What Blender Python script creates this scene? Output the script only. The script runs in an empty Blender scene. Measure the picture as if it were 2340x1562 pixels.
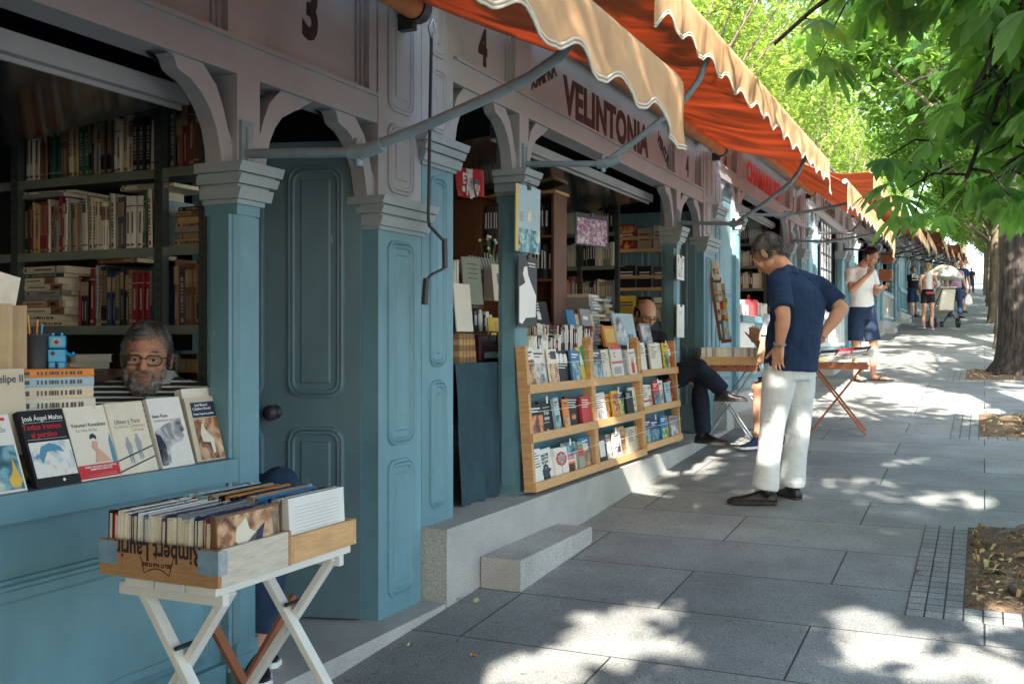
import bpy, math, random
import numpy as np
from mathutils import Vector, Matrix, Euler, noise
R = math.radians
PI = math.pi
C = bpy.context.scene.collection
D = 2.3                     # camera to stall front, metres
CZ = 1.4375                 # eye height, ground is 0 below the camera
SL = 0.06                   # the street climbs 6 %
# ------------------------------------------------------------- camera
cam = bpy.data.objects.new('camera', bpy.data.cameras.new('camera')); C.objects.link(cam)
cam.location = (0, 0, CZ); cam.rotation_euler = (R(90), 0, math.atan2(.4190, .9080))
cam.data.lens = 36; cam.data.sensor_width = 36; cam.data.shift_y = -6/2340
cam.data.clip_start = .05; cam.data.clip_end = 1500
bpy.context.scene.camera = cam
# ------------------------------------------------------------- light
SUN = Vector((.335, -1.35, 1.0)).normalized()      # towards the sun: behind the camera, over the street
W = bpy.data.worlds.new('World'); bpy.context.scene.world = W; W.use_nodes = True
wn = W.node_tree.nodes; wl = W.node_tree.links
sky = wn.new('ShaderNodeTexSky'); sky.sky_type = 'NISHITA'; sky.sun_disc = False
sky.sun_elevation = math.asin(SUN.z); sky.sun_rotation = math.atan2(SUN.x, SUN.y)
sky.air_density = 1.0; sky.dust_density = 2.2; sky.ozone_density = 1.0
wl.new(sky.outputs[0], wn['Background'].inputs[0]); wn['Background'].inputs[1].default_value = .13
sd = bpy.data.lights.new('sun', 'SUN'); sd.energy = 3.9; sd.angle = R(.55); sd.color = (1, .91, .78)
so = bpy.data.objects.new('sun', sd); C.objects.link(so); so.location = (5, -20, 20)
so.rotation_euler = SUN.to_track_quat('Z', 'Y').to_euler()
sc = bpy.context.scene
sc.view_settings.view_transform = 'Standard'; sc.view_settings.look = 'None'
sc.view_settings.exposure = 2.6; sc.view_settings.gamma = 1
sc.cycles.max_bounces = 7; sc.cycles.diffuse_bounces = 4; sc.cycles.glossy_bounces = 3
sc.cycles.transmission_bounces = 4; sc.cycles.transparent_max_bounces = 8
sc.cycles.sample_clamp_indirect = 4.0; sc.cycles.caustics_reflective = False; sc.cycles.caustics_refractive = False
# ------------------------------------------------------------- helpers
def ray(px, py):
    u = (px-1170)/2340
    return Vector((-.4190+.9080*u, .9080+.4190*u, (775-py)/2340))
def at(px, py, x=None, y=None, z=None):
    """the point of a real plane x=, y=, z= or the sloping ground seen along a direction"""
    d = ray(px, py)
    if x is not None: t = x/d.x
    elif y is not None: t = y/d.y
    elif z is not None: t = (z-CZ)/d.z
    else: t = CZ/(SL*d.y-d.z)
    return Vector((d.x*t, d.y*t, CZ+d.z*t))
def gz(y): return SL*y

class MB:
    def __init__(s): s.v = []; s.f = []; s.m = []; s.sm = []
    def add(s, vs, fs, m=0, smooth=False):
        o = len(s.v); s.v += [tuple(v) for v in vs]; s.f += [tuple(i+o for i in f) for f in fs]
        s.m += [m]*len(fs); s.sm += [smooth]*len(fs); return s
    def box(s, x0, x1, y0, y1, z0, z1, m=0, T=None):
        vs = [Vector((x, y, z)) for z in (z0, z1) for y in (y0, y1) for x in (x0, x1)]
        if T is not None: vs = [T @ v for v in vs]
        return s.add(vs, [(0,2,3,1),(4,5,7,6),(0,1,5,4),(2,6,7,3),(0,4,6,2),(1,3,7,5)], m)
    def prism(s, poly, a, b, m=0, axis='x', T=None):
        """poly in the plane across axis, extruded a..b"""
        n = len(poly); g = {'x': lambda p, c: (c, p[0], p[1]), 'y': lambda p, c: (p[0], c, p[1]), 'z': lambda p, c: (p[0], p[1], c)}[axis]
        vs = [Vector(g(p, a)) for p in poly]+[Vector(g(p, b)) for p in poly]
        if T is not None: vs = [T @ v for v in vs]
        return s.add(vs, [tuple(range(n-1, -1, -1)), tuple(range(n, 2*n))]+[(i, (i+1) % n, n+(i+1) % n, n+i) for i in range(n)], m)
    def rings(s, rs, m=0, smooth=True, cap=True):
        n = len(rs[0]); vs = [v for r in rs for v in r]; fs = []
        for k in range(len(rs)-1):
            for i in range(n): fs.append((k*n+i, k*n+(i+1) % n, (k+1)*n+(i+1) % n, (k+1)*n+i))
        s.add(vs, fs, m, smooth)
        if cap: s.add(rs[0], [tuple(range(n-1, -1, -1))], m); s.add(rs[-1], [tuple(range(n))], m)
        return s
    def tube(s, pts, r, n=8, m=0, cap=True):
        pts = [Vector(p) for p in pts]; rr = r if isinstance(r, (list, tuple)) else [r]*len(pts); rs = []; pu = None
        for i, p in enumerate(pts):
            d = (pts[min(i+1, len(pts)-1)]-pts[max(i-1, 0)]).normalized()
            u = d.cross(Vector((0, 0, 1)) if pu is None else d.cross(pu)*-1)
            if pu is None:
                if u.length < .05: u = d.cross(Vector((1, 0, 0)))
            else: u = pu-d*pu.dot(d)
            u.normalize(); pu = u; w = d.cross(u)
            rs.append([p+(u*math.cos(2*PI*k/n)+w*math.sin(2*PI*k/n))*rr[i] for k in range(n)])
        return s.rings(rs, m, True, cap)
    def bar(s, a, b, w, h, m=0, up=(0, 0, 1)):
        a, b = Vector(a), Vector(b); d = (b-a); L = d.length; d.normalize(); u = d.cross(Vector(up)).normalized(); v = u.cross(d)
        T = Matrix((d, u, v)).transposed().to_4x4(); T.translation = a
        return s.box(0, L, -w/2, w/2, -h/2, h/2, m, T)
    def lathe(s, prof, c=(0, 0, 0), n=16, m=0, T=None):
        rs = [[Vector((c[0]+r*math.cos(2*PI*k/n), c[1]+r*math.sin(2*PI*k/n), c[2]+z)) for k in range(n)] for r, z in prof]
        if T is not None: rs = [[T @ v for v in r] for r in rs]
        return s.rings(rs, m)
    def ball(s, c, r, n=12, k=8, m=0):
        r = r if isinstance(r, (tuple, list)) else (r, r, r); c = Vector(c)
        rs = [[c+Vector((r[0]*math.sin(a)*math.cos(b), r[1]*math.sin(a)*math.sin(b), r[2]*math.cos(a))) for b in [2*PI*j/n for j in range(n)]] for a in [PI*(.03+.94*i/k) for i in range(k, -1, -1)]]
        return s.rings(rs, m)
    def mesh(s, name, mats):
        me = bpy.data.meshes.new(name); me.from_pydata(s.v, [], s.f)
        for m in (mats if isinstance(mats, (list, tuple)) else [mats]): me.materials.append(m)
        me.polygons.foreach_set('material_index', s.m); me.polygons.foreach_set('use_smooth', s.sm); me.update(); return me
    def build(s, name, mats, parent=None, loc=(0, 0, 0), rot=(0, 0, 0), bevel=0):
        return put(name, s.mesh(name, mats), parent, loc, rot, bevel)
def put(name, me, parent=None, loc=(0, 0, 0), rot=(0, 0, 0), bevel=0):
    o = bpy.data.objects.new(name, me); C.objects.link(o); o.location = loc; o.rotation_euler = rot
    if parent is not None: o.parent = parent
    if bevel:
        b = o.modifiers.new('bevel', 'BEVEL'); b.width = bevel; b.segments = 2; b.limit_method = 'ANGLE'; b.angle_limit = R(35)
    return o
def tag(o, label=None, cat=None, group=None, kind=None):
    if label: o['label'] = label
    if cat: o['category'] = cat
    if group: o['group'] = group
    if kind: o['kind'] = kind
    return o
def empty(name, loc=(0, 0, 0), rz=0, rot=None):
    o = bpy.data.objects.new(name, None); C.objects.link(o); o.location = loc; o.rotation_euler = rot or (0, 0, rz)
    o.empty_display_size = .1; return o
def copy_tree(o, parent=None):
    c = o.copy(); C.objects.link(c)
    if parent is not None: c.parent = parent
    for ch in list(o.children): copy_tree(ch, c)
    return c
ORD = 'first second third fourth fifth sixth seventh eighth ninth tenth eleventh twelfth thirteenth fourteenth fifteenth sixteenth seventeenth eighteenth nineteenth'.split()
def nth(i):
    if i < 19: return ORD[i]
    t = ['', '', 'twenty', 'thirty', 'forty', 'fifty', 'sixty', 'seventy', 'eighty', 'ninety', 'hundred'][(i+1)//10]; u = (i+1) % 10
    return t+'-'+ORD[u-1] if u else t[:-1]+'ieth'
# ------------------------------------------------------------- materials
def mat(name, col, rough=.6, var=.12, vs=3.0, bump=0, bs=40, spec=.4, metal=0, trans=None, obj_color=False, speck=0, sps=300, dirt=0, stretch=None, col2=None, chips=0):
    m = bpy.data.materials.new(name); m.use_nodes = True; nt = m.node_tree; N = nt.nodes; L = nt.links; b = N['Principled BSDF']
    b.inputs['Roughness'].default_value = rough; b.inputs['Metallic'].default_value = metal; b.inputs['Specular IOR Level'].default_value = spec
    tc = N.new('ShaderNodeTexCoord'); co = tc.outputs['Object']
    if stretch:
        mp = N.new('ShaderNodeMapping'); mp.inputs['Scale'].default_value = stretch; L.new(co, mp.inputs[0]); co = mp.outputs[0]
    if obj_color:
        oi = N.new('ShaderNodeObjectInfo'); src = oi.outputs['Color']
    else:
        rgb = N.new('ShaderNodeRGB'); rgb.outputs[0].default_value = (*col, 1); src = rgb.outputs[0]
    def nz(scale, det=4, rgh=.6):
        n = N.new('ShaderNodeTexNoise'); n.inputs['Scale'].default_value = scale; n.inputs['Detail'].default_value = det; n.inputs['Roughness'].default_value = rgh
        L.new(co, n.inputs['Vector']); return n.outputs['Fac']
    def ramp(x, a, b_, lo, hi):
        r = N.new('ShaderNodeMapRange'); L.new(x, r.inputs[0]); r.inputs[1].default_value = a; r.inputs[2].default_value = b_; r.inputs[3].default_value = lo; r.inputs[4].default_value = hi; return r.outputs[0]
    def mul(c, f):
        x = N.new('ShaderNodeMix'); x.data_type = 'RGBA'; x.blend_type = 'MULTIPLY'; x.inputs[0].default_value = 1
        L.new(c, x.inputs[6]); L.new(f, x.inputs[7]); return x.outputs[2]
    if col2:
        x = N.new('ShaderNodeMix'); x.data_type = 'RGBA'; L.new(ramp(nz(vs*.7, 3), .42, .6, 0, 1), x.inputs[0]); L.new(src, x.inputs[6]); x.inputs[7].default_value = (*col2, 1); src = x.outputs[2]
    if var: src = mul(src, ramp(nz(vs), .3, .7, 1-var, 1+var))
    if speck: src = mul(src, ramp(nz(sps, 2, .8), .38, .62, 1-speck, 1+speck))
    if chips:
        x = N.new('ShaderNodeMix'); x.data_type = 'RGBA'; L.new(ramp(nz(vs*6.3, 8, .7), .685, .70, 0, .75), x.inputs[0]); L.new(src, x.inputs[6]); x.inputs[7].default_value = (.46, .45, .42, 1); src = x.outputs[2]
    if dirt:
        x = N.new('ShaderNodeMix'); x.data_type = 'RGBA'; L.new(ramp(nz(vs*9, 6, .75), .66, .74, 0, dirt), x.inputs[0]); L.new(src, x.inputs[6]); x.inputs[7].default_value = (.09, .07, .05, 1); src = x.outputs[2]
    L.new(src, b.inputs['Base Color'])
    if bump:
        bn = N.new('ShaderNodeBump'); bn.inputs['Strength'].default_value = min(1, bump); bn.inputs['Distance'].default_value = .01*bump
        L.new(nz(bs, 5), bn.inputs['Height']); L.new(bn.outputs[0], b.inputs['Normal'])
    if trans:
        t = N.new('ShaderNodeBsdfTranslucent'); ms = N.new('ShaderNodeMixShader'); ms.inputs[0].default_value = trans[1]
        t.inputs[0].default_value = (*trans[0], 1)
        if var:
            tr = N.new('ShaderNodeRGB'); tr.outputs[0].default_value = (*trans[0], 1); L.new(mul(tr.outputs[0], ramp(nz(vs*1.3), .3, .7, 1-var*1.4, 1+var)), t.inputs[0])
        L.new(b.outputs[0], ms.inputs[1]); L.new(t.outputs[0], ms.inputs[2]); L.new(ms.outputs[0], N['Material Output'].inputs[0])
    m['_n'] = 1
    return m
M = {}
M['teal'] = mat('teal_paint', (.145, .30, .36), .45, .22, 2.2, .4, 45, dirt=.6, stretch=(1, 1, .45), chips=1)
M['teal_dark'] = mat('dark_teal_paint', (.11, .19, .225), .45, .2, 3, .3, 50, dirt=.5, stretch=(1, 1, .4), chips=1)
M['upper'] = mat('upper_paint_warm_light', (.33, .35, .37), .5, .12, 2.2, .25, 60, dirt=.6, chips=1)  # the teal paint greyed: warm awning light is put into the colour
M['capm'] = mat('capital_paint_warm_light', (.30, .36, .38), .5, .2, 2.2, .4, 45, dirt=.6, stretch=(1, 1, .5), chips=1)  # teal greyed partway, the warm light on the capitals held in the colour
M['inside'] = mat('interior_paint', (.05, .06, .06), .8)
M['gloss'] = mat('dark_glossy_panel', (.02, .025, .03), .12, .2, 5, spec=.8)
M['granite'] = mat('granite', (.42, .42, .40), .75, .18, 2.5, .4, 160, speck=.42, sps=230)
M['dark'] = mat('dark_letters', (.022, .015, .02), .5)
M['metal'] = mat('painted_tube', (.22, .30, .35), .4, .15, 8, metal=.0)
M['iron'] = mat('dark_iron', (.03, .03, .035), .45, spec=.5)
M['steel'] = mat('galvanised_steel', (.45, .5, .53), .35, .2, 30, metal=.8)
M['shelfm'] = mat('green_grey_shelf', (.20, .23, .20), .5, .2, 6)
M['wood'] = mat('honey_wood', (.62, .36, .16), .5, .22, 3, .3, 30, stretch=(3, 3, 22))
M['woodh'] = mat('honey_wood_rail', (.64, .38, .17), .5, .22, 3, .3, 30, stretch=(22, 3, 22), dirt=.15)
M['redwood'] = mat('reddish_wood', (.27, .09, .04), .5, .22, 5, .3, 30)
M['brown'] = mat('brown_wood', (.16, .065, .03), .5, .2, 3)
M['white'] = mat('white_paint', (.75, .73, .68), .55, .08, 5, .2, 50, dirt=.2)
M['paper'] = mat('paper', (.78, .72, .60), .85, .12, 30)
M['white_paper'] = mat('white_paper', (.82, .82, .80), .7, .05, 20)
M['cover'] = mat('book_cover', (1, 1, 1), .5, .10, 4, obj_color=True, spec=.25)
M['red'] = mat('red_print', (.62, .03, .04), .5)
M['whitep'] = mat('white_print', (.85, .85, .83), .5, .03)
M['gold'] = mat('gold_print', (.55, .38, .12), .4, .1)
M['canopy'] = mat('canopy_canvas', (.48, .20, .09), .8, .38, 1.6, .3, 120, spec=.15, stretch=(.5, 2.2, 1), trans=((.72, .24, .10), .32))
M['valance'] = mat('valance_canvas', (.74, .47, .26), .8, .16, 4, .3, 120, spec=.15, trans=((.75, .42, .20), .30), dirt=.2)
M['trim'] = mat('valance_trim', (.66, .60, .50), .7, .1, 20)
M['roller'] = mat('awning_roll_canvas', (.60, .24, .09), .75, .15, 6)
M['soil'] = mat('pit_soil', (.15, .10, .06), .9, .5, 12, 1, 40, speck=.5, sps=60)
M['bark'] = mat('bark', (.036, .030, .026), .9, .4, 8, 2.5, 10, stretch=(2.6, 2.6, .45), speck=.6, sps=9)
M['bark2'] = mat('far_bark', (.15, .12, .09), .9, .3, 5, .5, 12)
M['leafbig'] = mat('chestnut_leaf', (.085, .21, .06), .38, .45, 2.5, spec=.5, trans=((.36, .70, .10), .5))
M['leaf'] = mat('street_tree_leaf', (.07, .15, .03), .5, .4, 1.2, spec=.3, trans=((.30, .52, .06), .45))
M['leafy'] = mat('garden_tree_leaf', (.16, .24, .05), .5, .5, .8, spec=.3, trans=((.55, .70, .12), .5))
M['leafd'] = mat('dark_garden_leaf', (.05, .10, .03), .5, .4, .9, spec=.3, trans=((.18, .34, .05), .4))
M['wine'] = mat('wine_box_wood', (.45, .24, .11), .6, .2, 8, .3, 40, stretch=(3, 20, 20), dirt=.15); M['wine2'] = mat('pale_box_wood', (.62, .55, .45), .6, .15, 6, .3, 40, stretch=(20, 3, 20), dirt=.2)
M['cardb'] = mat('brown_card', (.33, .20, .10), .8, .2, 12); M['bagm'] = mat('maroon_bag', (.05, .012, .02), .5)
M['para'] = mat('parasol_cloth', (.8, .78, .72), .8, .05, 5, trans=((.9, .86, .74), .55))
M['ceil'] = mat('corrugated', (.10, .12, .12), .5)

def ground_mat(name, c1, c2, bw, rh, mortar, off=.5, msize=.006, joint=(.035, .038, .04)):
    m = bpy.data.materials.new(name); m.use_nodes = True; N = m.node_tree.nodes; L = m.node_tree.links; b = N['Principled BSDF']
    tc = N.new('ShaderNodeTexCoord'); br = N.new('ShaderNodeTexBrick'); L.new(tc.outputs['Object'], br.inputs[0])
    br.offset = off; br.inputs['Scale'].default_value = 1; br.inputs['Brick Width'].default_value = bw; br.inputs['Row Height'].default_value = rh
    br.inputs['Mortar Size'].default_value = msize; br.inputs['Mortar Smooth'].default_value = .1; br.inputs['Bias'].default_value = 0
    br.inputs['Color1'].default_value = (*c1, 1); br.inputs['Color2'].default_value = (*c2, 1); br.inputs['Mortar'].default_value = (*joint, 1)
    src = br.outputs['Color']
    for sc_, a, lo, hi, det in ((.5, .3, .78, 1.18, 5), (3.2, .35, .86, 1.12, 8), (170, .36, .62, 1.38, 2), (22, .64, 1, .62, 5)):
        n = N.new('ShaderNodeTexNoise'); n.inputs['Scale'].default_value = sc_; n.inputs['Detail'].default_value = det; L.new(tc.outputs['Object'], n.inputs['Vector'])
        r = N.new('ShaderNodeMapRange'); L.new(n.outputs['Fac'], r.inputs[0]); r.inputs[1].default_value = a; r.inputs[2].default_value = 1-a if a < .5 else a+.08; r.inputs[3].default_value = lo; r.inputs[4].default_value = hi
        x = N.new('ShaderNodeMix'); x.data_type = 'RGBA'; x.blend_type = 'MULTIPLY'; x.inputs[0].default_value = 1; L.new(src, x.inputs[6]); L.new(r.outputs[0], x.inputs[7]); src = x.outputs[2]
    L.new(src, b.inputs['Base Color']); b.inputs['Roughness'].default_value = .62; b.inputs['Specular IOR Level'].default_value = .35
    n = N.new('ShaderNodeTexNoise'); n.inputs['Scale'].default_value = 130; L.new(tc.outputs['Object'], n.inputs['Vector'])
    ad = N.new('ShaderNodeMath'); ad.operation = 'MULTIPLY_ADD'; L.new(br.outputs['Fac'], ad.inputs[0]); ad.inputs[1].default_value = -2.5; L.new(n.outputs['Fac'], ad.inputs[2])
    bn = N.new('ShaderNodeBump'); bn.inputs['Strength'].default_value = .55; bn.inputs['Distance'].default_value = .004; L.new(ad.outputs[0], bn.inputs['Height']); L.new(bn.outputs[0], b.inputs['Normal'])
    return m
M['pave'] = ground_mat('granite_slabs', (.215, .232, .236), (.292, .298, .288), 1.3, .62, .006, msize=.0042)
M['grid'] = ground_mat('gridded_setts', (.215, .232, .236), (.28, .288, .28), .075, .09, .004, off=0, msize=.004)

# ------------------------------------------------------------- setting
g = MB()
xs = [-260, -40, -6, -2.42, 0, 4, 30, 260]; ysn = [-260, -20, 0, 10, 30, 80, 200, 700]
for i in range(len(xs)-1):
    for j in range(len(ysn)-1):
        g.add([(xs[i], ysn[j], gz(ysn[j])), (xs[i+1], ysn[j], gz(ysn[j])), (xs[i+1], ysn[j+1], gz(ysn[j+1])), (xs[i], ysn[j+1], gz(ysn[j+1]))], [(0, 1, 2, 3)])
tag(g.build('pavement', M['pave']), kind='structure')

PITS = []
def pit(x0, y0, w=1.45, l=1.52):
    """tree pit cut as a shallow soil bed inside a frame of small setts"""
    T = Matrix.Rotation(math.atan(SL), 4, 'X'); T.translation = (x0, y0, gz(y0))
    mb = MB(); b = .225
    for x_, X_, y_, Y_ in ((-b, 0, -.17, l), (0, w, -.17, 0), (w, w+b, -.17, l)):
        mb.box(x_, X_, y_, Y_, -.05, .004, 0, None)
    o = tag(mb.build('paving_grid', M['grid']), kind='structure'); o.matrix_world = T
    s = MB(); n = 26
    vs = []; fs = []
    for j in range(n+1):
        for i in range(n+1):
            x = w*i/n; y = l*j/n; e = min(i, n-i, j, n-j)/n
            z = .006+.035*noise.noise(Vector((x*6+x0, y*6+y0, 0)))+.05*min(e*3, .5)*noise.noise(Vector((x*2, y*2+y0, 3)))
            vs.append((x, y, max(.0045, z+.012 if e > 0 else .0045)))
    for j in range(n):
        for i in range(n): a = j*(n+1)+i; fs.append((a, a+1, a+n+2, a+n+1))
    s.add(vs, fs, 0, True)
    o = tag(s.build('soil', M['soil']), kind='structure'); o.matrix_world = T
    PITS.append((x0, y0, w, l, T))
TREEX = [(.30*D, 2.41*D), (.30*D, 4.58*D), (.20*D, 6.89*D)]
pit(-.035*D, 2.08*D); pit(-.02*D, 4.27*D); pit(-.10*D, 6.5*D)

# ------------------------------------------------------------- stalls
LS = 5.4625; SX = -D; NST = 20
def stall_org(k): return Vector((SX, -1.449+LS*k, .262+.3278*k))
P0, P1 = 1.07, 4.21; PW = .12        # posts
cache = {}
def part(name, key, fn, mats, parent, loc=(0, 0, 0), rot=(0, 0, 0), bevel=0):
    if key not in cache:
        mb = MB(); fn(mb); cache[key] = mb.mesh(name, mats)
    return put(name, cache[key], parent, loc, rot, bevel)
def outline(y0, y1, z0, z1, r, i):
    y0 += i; y1 -= i; z0 += i; z1 -= i; r = max(r-i*.6, .002); pts = []
    for cy, cz, a0 in ((y1-r, z0+r, -90), (y1-r, z1-r, 0), (y0+r, z1-r, 90), (y0+r, z0+r, 180)):
        for k in range(5): a = R(a0+22.5*k); pts.append((cy+r*math.cos(a), cz+r*math.sin(a)))
    return pts
def mould(mb, y0, y1, z0, z1, x, r=.04, T=None, s=1, m=0):
    """raised bead round a sunk field, laid on the face x"""
    prof = ((0, 0), (.003, .009), (.012, .012), (.017, .004), (.021, .009), (.029, .010), (.035, .0022), (.06, .002), (.066, .008))
    rs = []
    for i, h in prof:
        ps = outline(y0, y1, z0, z1, r if i < .04 else .004, i)
        rs.append([Vector((x+h*s, a, b)) for a, b in ps])
    if T is not None: rs = [[T @ v for v in r_] for r_ in rs]
    mb.rings(rs, m, False, False); mb.add(rs[-1], [tuple(range(len(rs[-1])))], m)
def cap_rings(mb, y0, y1, z0, z1, xo, xb):
    H = z1-z0
    for a, b, e in ((0, .12, .012), (.12, .40, .028), (.40, .48, .022), (.48, .70, .042), (.70, .76, .036), (.76, 1, .055)):
        mb.prism([(xb, z0+a*H), (xo+e, z0+a*H), (xo+e+(.012 if b-a > .2 else 0), z0+b*H), (xb, z0+b*H)], y0-e, y1+e, 0, 'y')
def bracket_poly(sgn, y):
    o = [(.335, 2.077), (.322, 2.03), (.30, 2.005), (.275, 1.985), (.262, 1.955), (.24, 1.945), (.20, 1.935), (.15, 1.90), (.11, 1.855), (.08, 1.80), (.062, 1.73), (.055, 1.69), (0, 1.69), (0, 1.765), (.02, 1.80), (.045, 1.87), (.08, 1.94), (.13, 1.985), (.175, 2.02), (.18, 2.077)]
    p = [(y+sgn*a, b+.08) if b < 2.07 else (y+sgn*a, b) for a, b in o]
    return p if sgn > 0 else p[::-1]
def f_plinth(mb): mb.box(-2.45, .122, .012, LS, -.75, 0)
def f_step(mb): mb.box(0, .21, 0, .96, -.3, .145)
def f_pil(w):
    def f(mb):
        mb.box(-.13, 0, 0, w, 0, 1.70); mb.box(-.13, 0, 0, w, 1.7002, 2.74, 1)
        a, b = .07, w-.07
        mould(mb, a, b, .07, .66, 0, .05); mould(mb, a, b, .72, 1.60, 0, .05)
        mould(mb, a, b, 1.80, 2.10, 0, .05, m=1); mould(mb, a, b, 2.15, 2.62, 0, .05, m=1)
    return f
def f_post(mb):
    c = .016
    mb.box(-.14, 0, 0, PW, 0, .10); mb.box(-.135, -.004, .004, PW-.004, .10, .14)
    mb.prism([(-.13, .004), (-c-.004, .004), (-.004, .004+c), (-.004, PW-.004-c), (-c-.004, PW-.004), (-.13, PW-.004)], .14, 1.60, 0, 'z')
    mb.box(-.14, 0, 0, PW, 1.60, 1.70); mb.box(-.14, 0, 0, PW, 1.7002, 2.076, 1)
    mb.box(-.10, -.02, -.02, 0, .05, 1.6); mb.box(-.10, -.02, PW, PW+.02, .05, 1.6)
def f_cap(mb): cap_rings(mb, 0, PW, 1.635, 1.77, 0, -.14)
def f_capp(w):
    return lambda mb: cap_rings(mb, 0, w, 1.635, 1.77, 0, -.12)
def f_bracket(sgn): return lambda mb: mb.prism(bracket_poly(sgn, 0), -.085, -.02, 0, 'x')
def f_beam(mb):
    mb.box(-.13, -.003, .30, 5.10, 2.077, 2.185); mb.box(-.05, .012, .32, 5.08, 2.185, 2.20)
    for a, b in ((.303, .36), (1.03, 1.24), (4.17, 4.38), (5.04, 5.097)): mb.box(-.10, -.006, a, b, 2.2003, 2.66)
    mb.box(-.10, -.005, .30, 5.10, 2.62, 2.742)
def f_fascia(y0, y1):
    def f(mb):
        mb.box(-.115, -.055, y0, y1, 2.19, 2.64)
        t = .018
        for e in (0, .014):
            x = -.052+(.02 if e == 0 else .008)
            for a, b, c_, d in ((y0+e, y0+e+t, 2.2005+e, 2.62-e), (y1-e-t, y1-e, 2.2005+e, 2.62-e)): mb.box(-.056, x, a, b, c_, d)
            mb.box(-.056, x-.001, y0+e+t, y1-e-t, 2.2005+e, 2.2005+e+t)
    return f
def f_cornice(mb):
    mb.prism([(-.12, 2.742), (.02, 2.742), (.03, 2.77), (.07, 2.78), (.10, 2.815), (.115, 2.82), (.115, 2.85), (-.12, 2.85)], -.02, LS+.0, 0, 'y')
def f_roof(mb):
    mb.prism([(.13, 2.852), (.13, 2.88), (-1.2, 3.22), (-2.5, 2.88), (-2.5, 2.78), (-1.2, 3.12)], -.03, LS-.03, 0, 'y')
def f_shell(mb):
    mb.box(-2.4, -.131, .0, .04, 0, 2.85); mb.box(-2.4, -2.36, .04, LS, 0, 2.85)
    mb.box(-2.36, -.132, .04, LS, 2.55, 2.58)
def f_counter(mb):
    a, b = P0+PW+.02, P1-.02
    mb.box(-.11, -.055, a, b, 0, .70); mb.box(-.11, .02, a, b, .70, .775)
    mb.box(-.055, -.03, a, b, .56, .698); mb.box(-.055, -.03, a, b, 0, .08)
    mould(mb, a+.05, b-.05, .10, .54, -.055, .03)
def f_counter1(mb):
    a, b = P0+PW+.02, P1-.02
    mb.box(-.14, -.10, a, b, 0, .74); mb.box(-.55, -.08, a, b, .741, .775); mb.box(-.0998, -.075, a, b, 0, .08)
def f_flap(mb):
    a, b = P0+PW+.01, P1-.01
    mb.box(-.24, -.20, a, b, 1.985, 2.045); mb.box(-.245, -.235, a, b, 1.97, 2.06)
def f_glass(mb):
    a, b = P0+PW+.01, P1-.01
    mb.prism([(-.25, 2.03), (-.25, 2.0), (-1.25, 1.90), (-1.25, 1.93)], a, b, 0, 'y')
def f_door(mb, w=.74, h=1.995):
    mb.box(-.022, .022, 0, w, 0, h)
    T = Matrix.Identity(4)
    for s in (1, -1):
        cols = ((.07, w/2-.05), (w/2+.05, w-.07))
        for a, b in cols:
            mould(mb, a, b, .92, h-.10, .022*s, .06, s=s); mould(mb, a, b, .22, .80, .022*s, .06, s=s)
def f_knob(mb):
    for s in (1, -1):
        T = Matrix.Translation((.022*s, .37, .86)) @ Matrix.Rotation(R(90*s), 4, 'Y')
        mb.lathe([(.03, 0), (.03, .008), (.012, .012), (.012, .035), (.028, .045), (.034, .062), (.028, .08), (.01, .088)], (0, 0, 0), 16, 0, T)
def f_hinge(mb):
    mb.tube([(0, 0, -.07), (0, 0, .07)], .009, 8); mb.box(-.004, .003, -.035, .035, -.06, .06)
    for z in (-.075, .075): mb.ball((0, 0, z), .011, 8, 6)
def f_blind(mb):
    mb.box(-.10, -.06, 0, .75, 0, 2.07)
    mould(mb, .06, .69, .95, 1.95, -.06, .06); mould(mb, .06, .69, .12, .85, -.06, .06)
def f_shut(mb):      # closed louvre lattice seen on far stalls
    a, b = P0+PW+.02, P1-.02
    mb.box(-.105, -.06, a, b, .78, 2.0)
    n = 5; w = (b-a)/n
    for i in range(n):
        mould(mb, a+i*w+.04, a+(i+1)*w-.04, .85, 1.92, -.06, .04)
def text_mesh(s, size, bold=0, shear=0, ext=.0008, cond=1.0, track=1.0):
    cu = bpy.data.curves.new('txt', 'FONT'); cu.body = s; cu.size = size; cu.offset = bold; cu.shear = shear; cu.extrude = ext
    cu.align_x = 'CENTER'; cu.align_y = 'CENTER'; cu.resolution_u = 3; cu.space_character = track
    ob = bpy.data.objects.new('txt', cu); me = bpy.data.meshes.new_from_object(ob)
    co = np.empty(len(me.vertices)*3); me.vertices.foreach_get('co', co); co = co.reshape(-1, 3); co[:, 0] *= cond
    me.vertices.foreach_set('co', co.ravel()); me.materials.clear(); bpy.data.objects.remove(ob); bpy.data.curves.remove(cu); return me
def text(s, size, m, parent, loc, rot=(R(90), 0, R(90)), name='lettering', **kw):
    me = text_mesh(s, size, **kw); me.materials.append(m); return put(name, me, parent, loc, rot)
def capsule_text(parent, s, size, y, z, m, roll=0, **kw):
    # lettering on a plane facing the street (+x), reading from -y to +y
    me = text_mesh(s, size, **kw); me.materials.append(m)
    o = put('lettering', me, parent); o.matrix_local = Matrix.Translation((-.0535, y, z)) @ Matrix.Rotation(R(90), 4, 'Z') @ Matrix.Rotation(R(90), 4, 'X') @ Matrix.Rotation(roll, 4, 'Z')
    return o
STL = ['teal green book stall numbered 3 with a bearded seller behind its counter', 'teal green book stall numbered 4 with VELINTONIA painted on its fascia', 'book stall behind the man in the navy polo, third from the left', 'book stall with a lattice of postcards, just left of the phone user']
stalls = []
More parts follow.
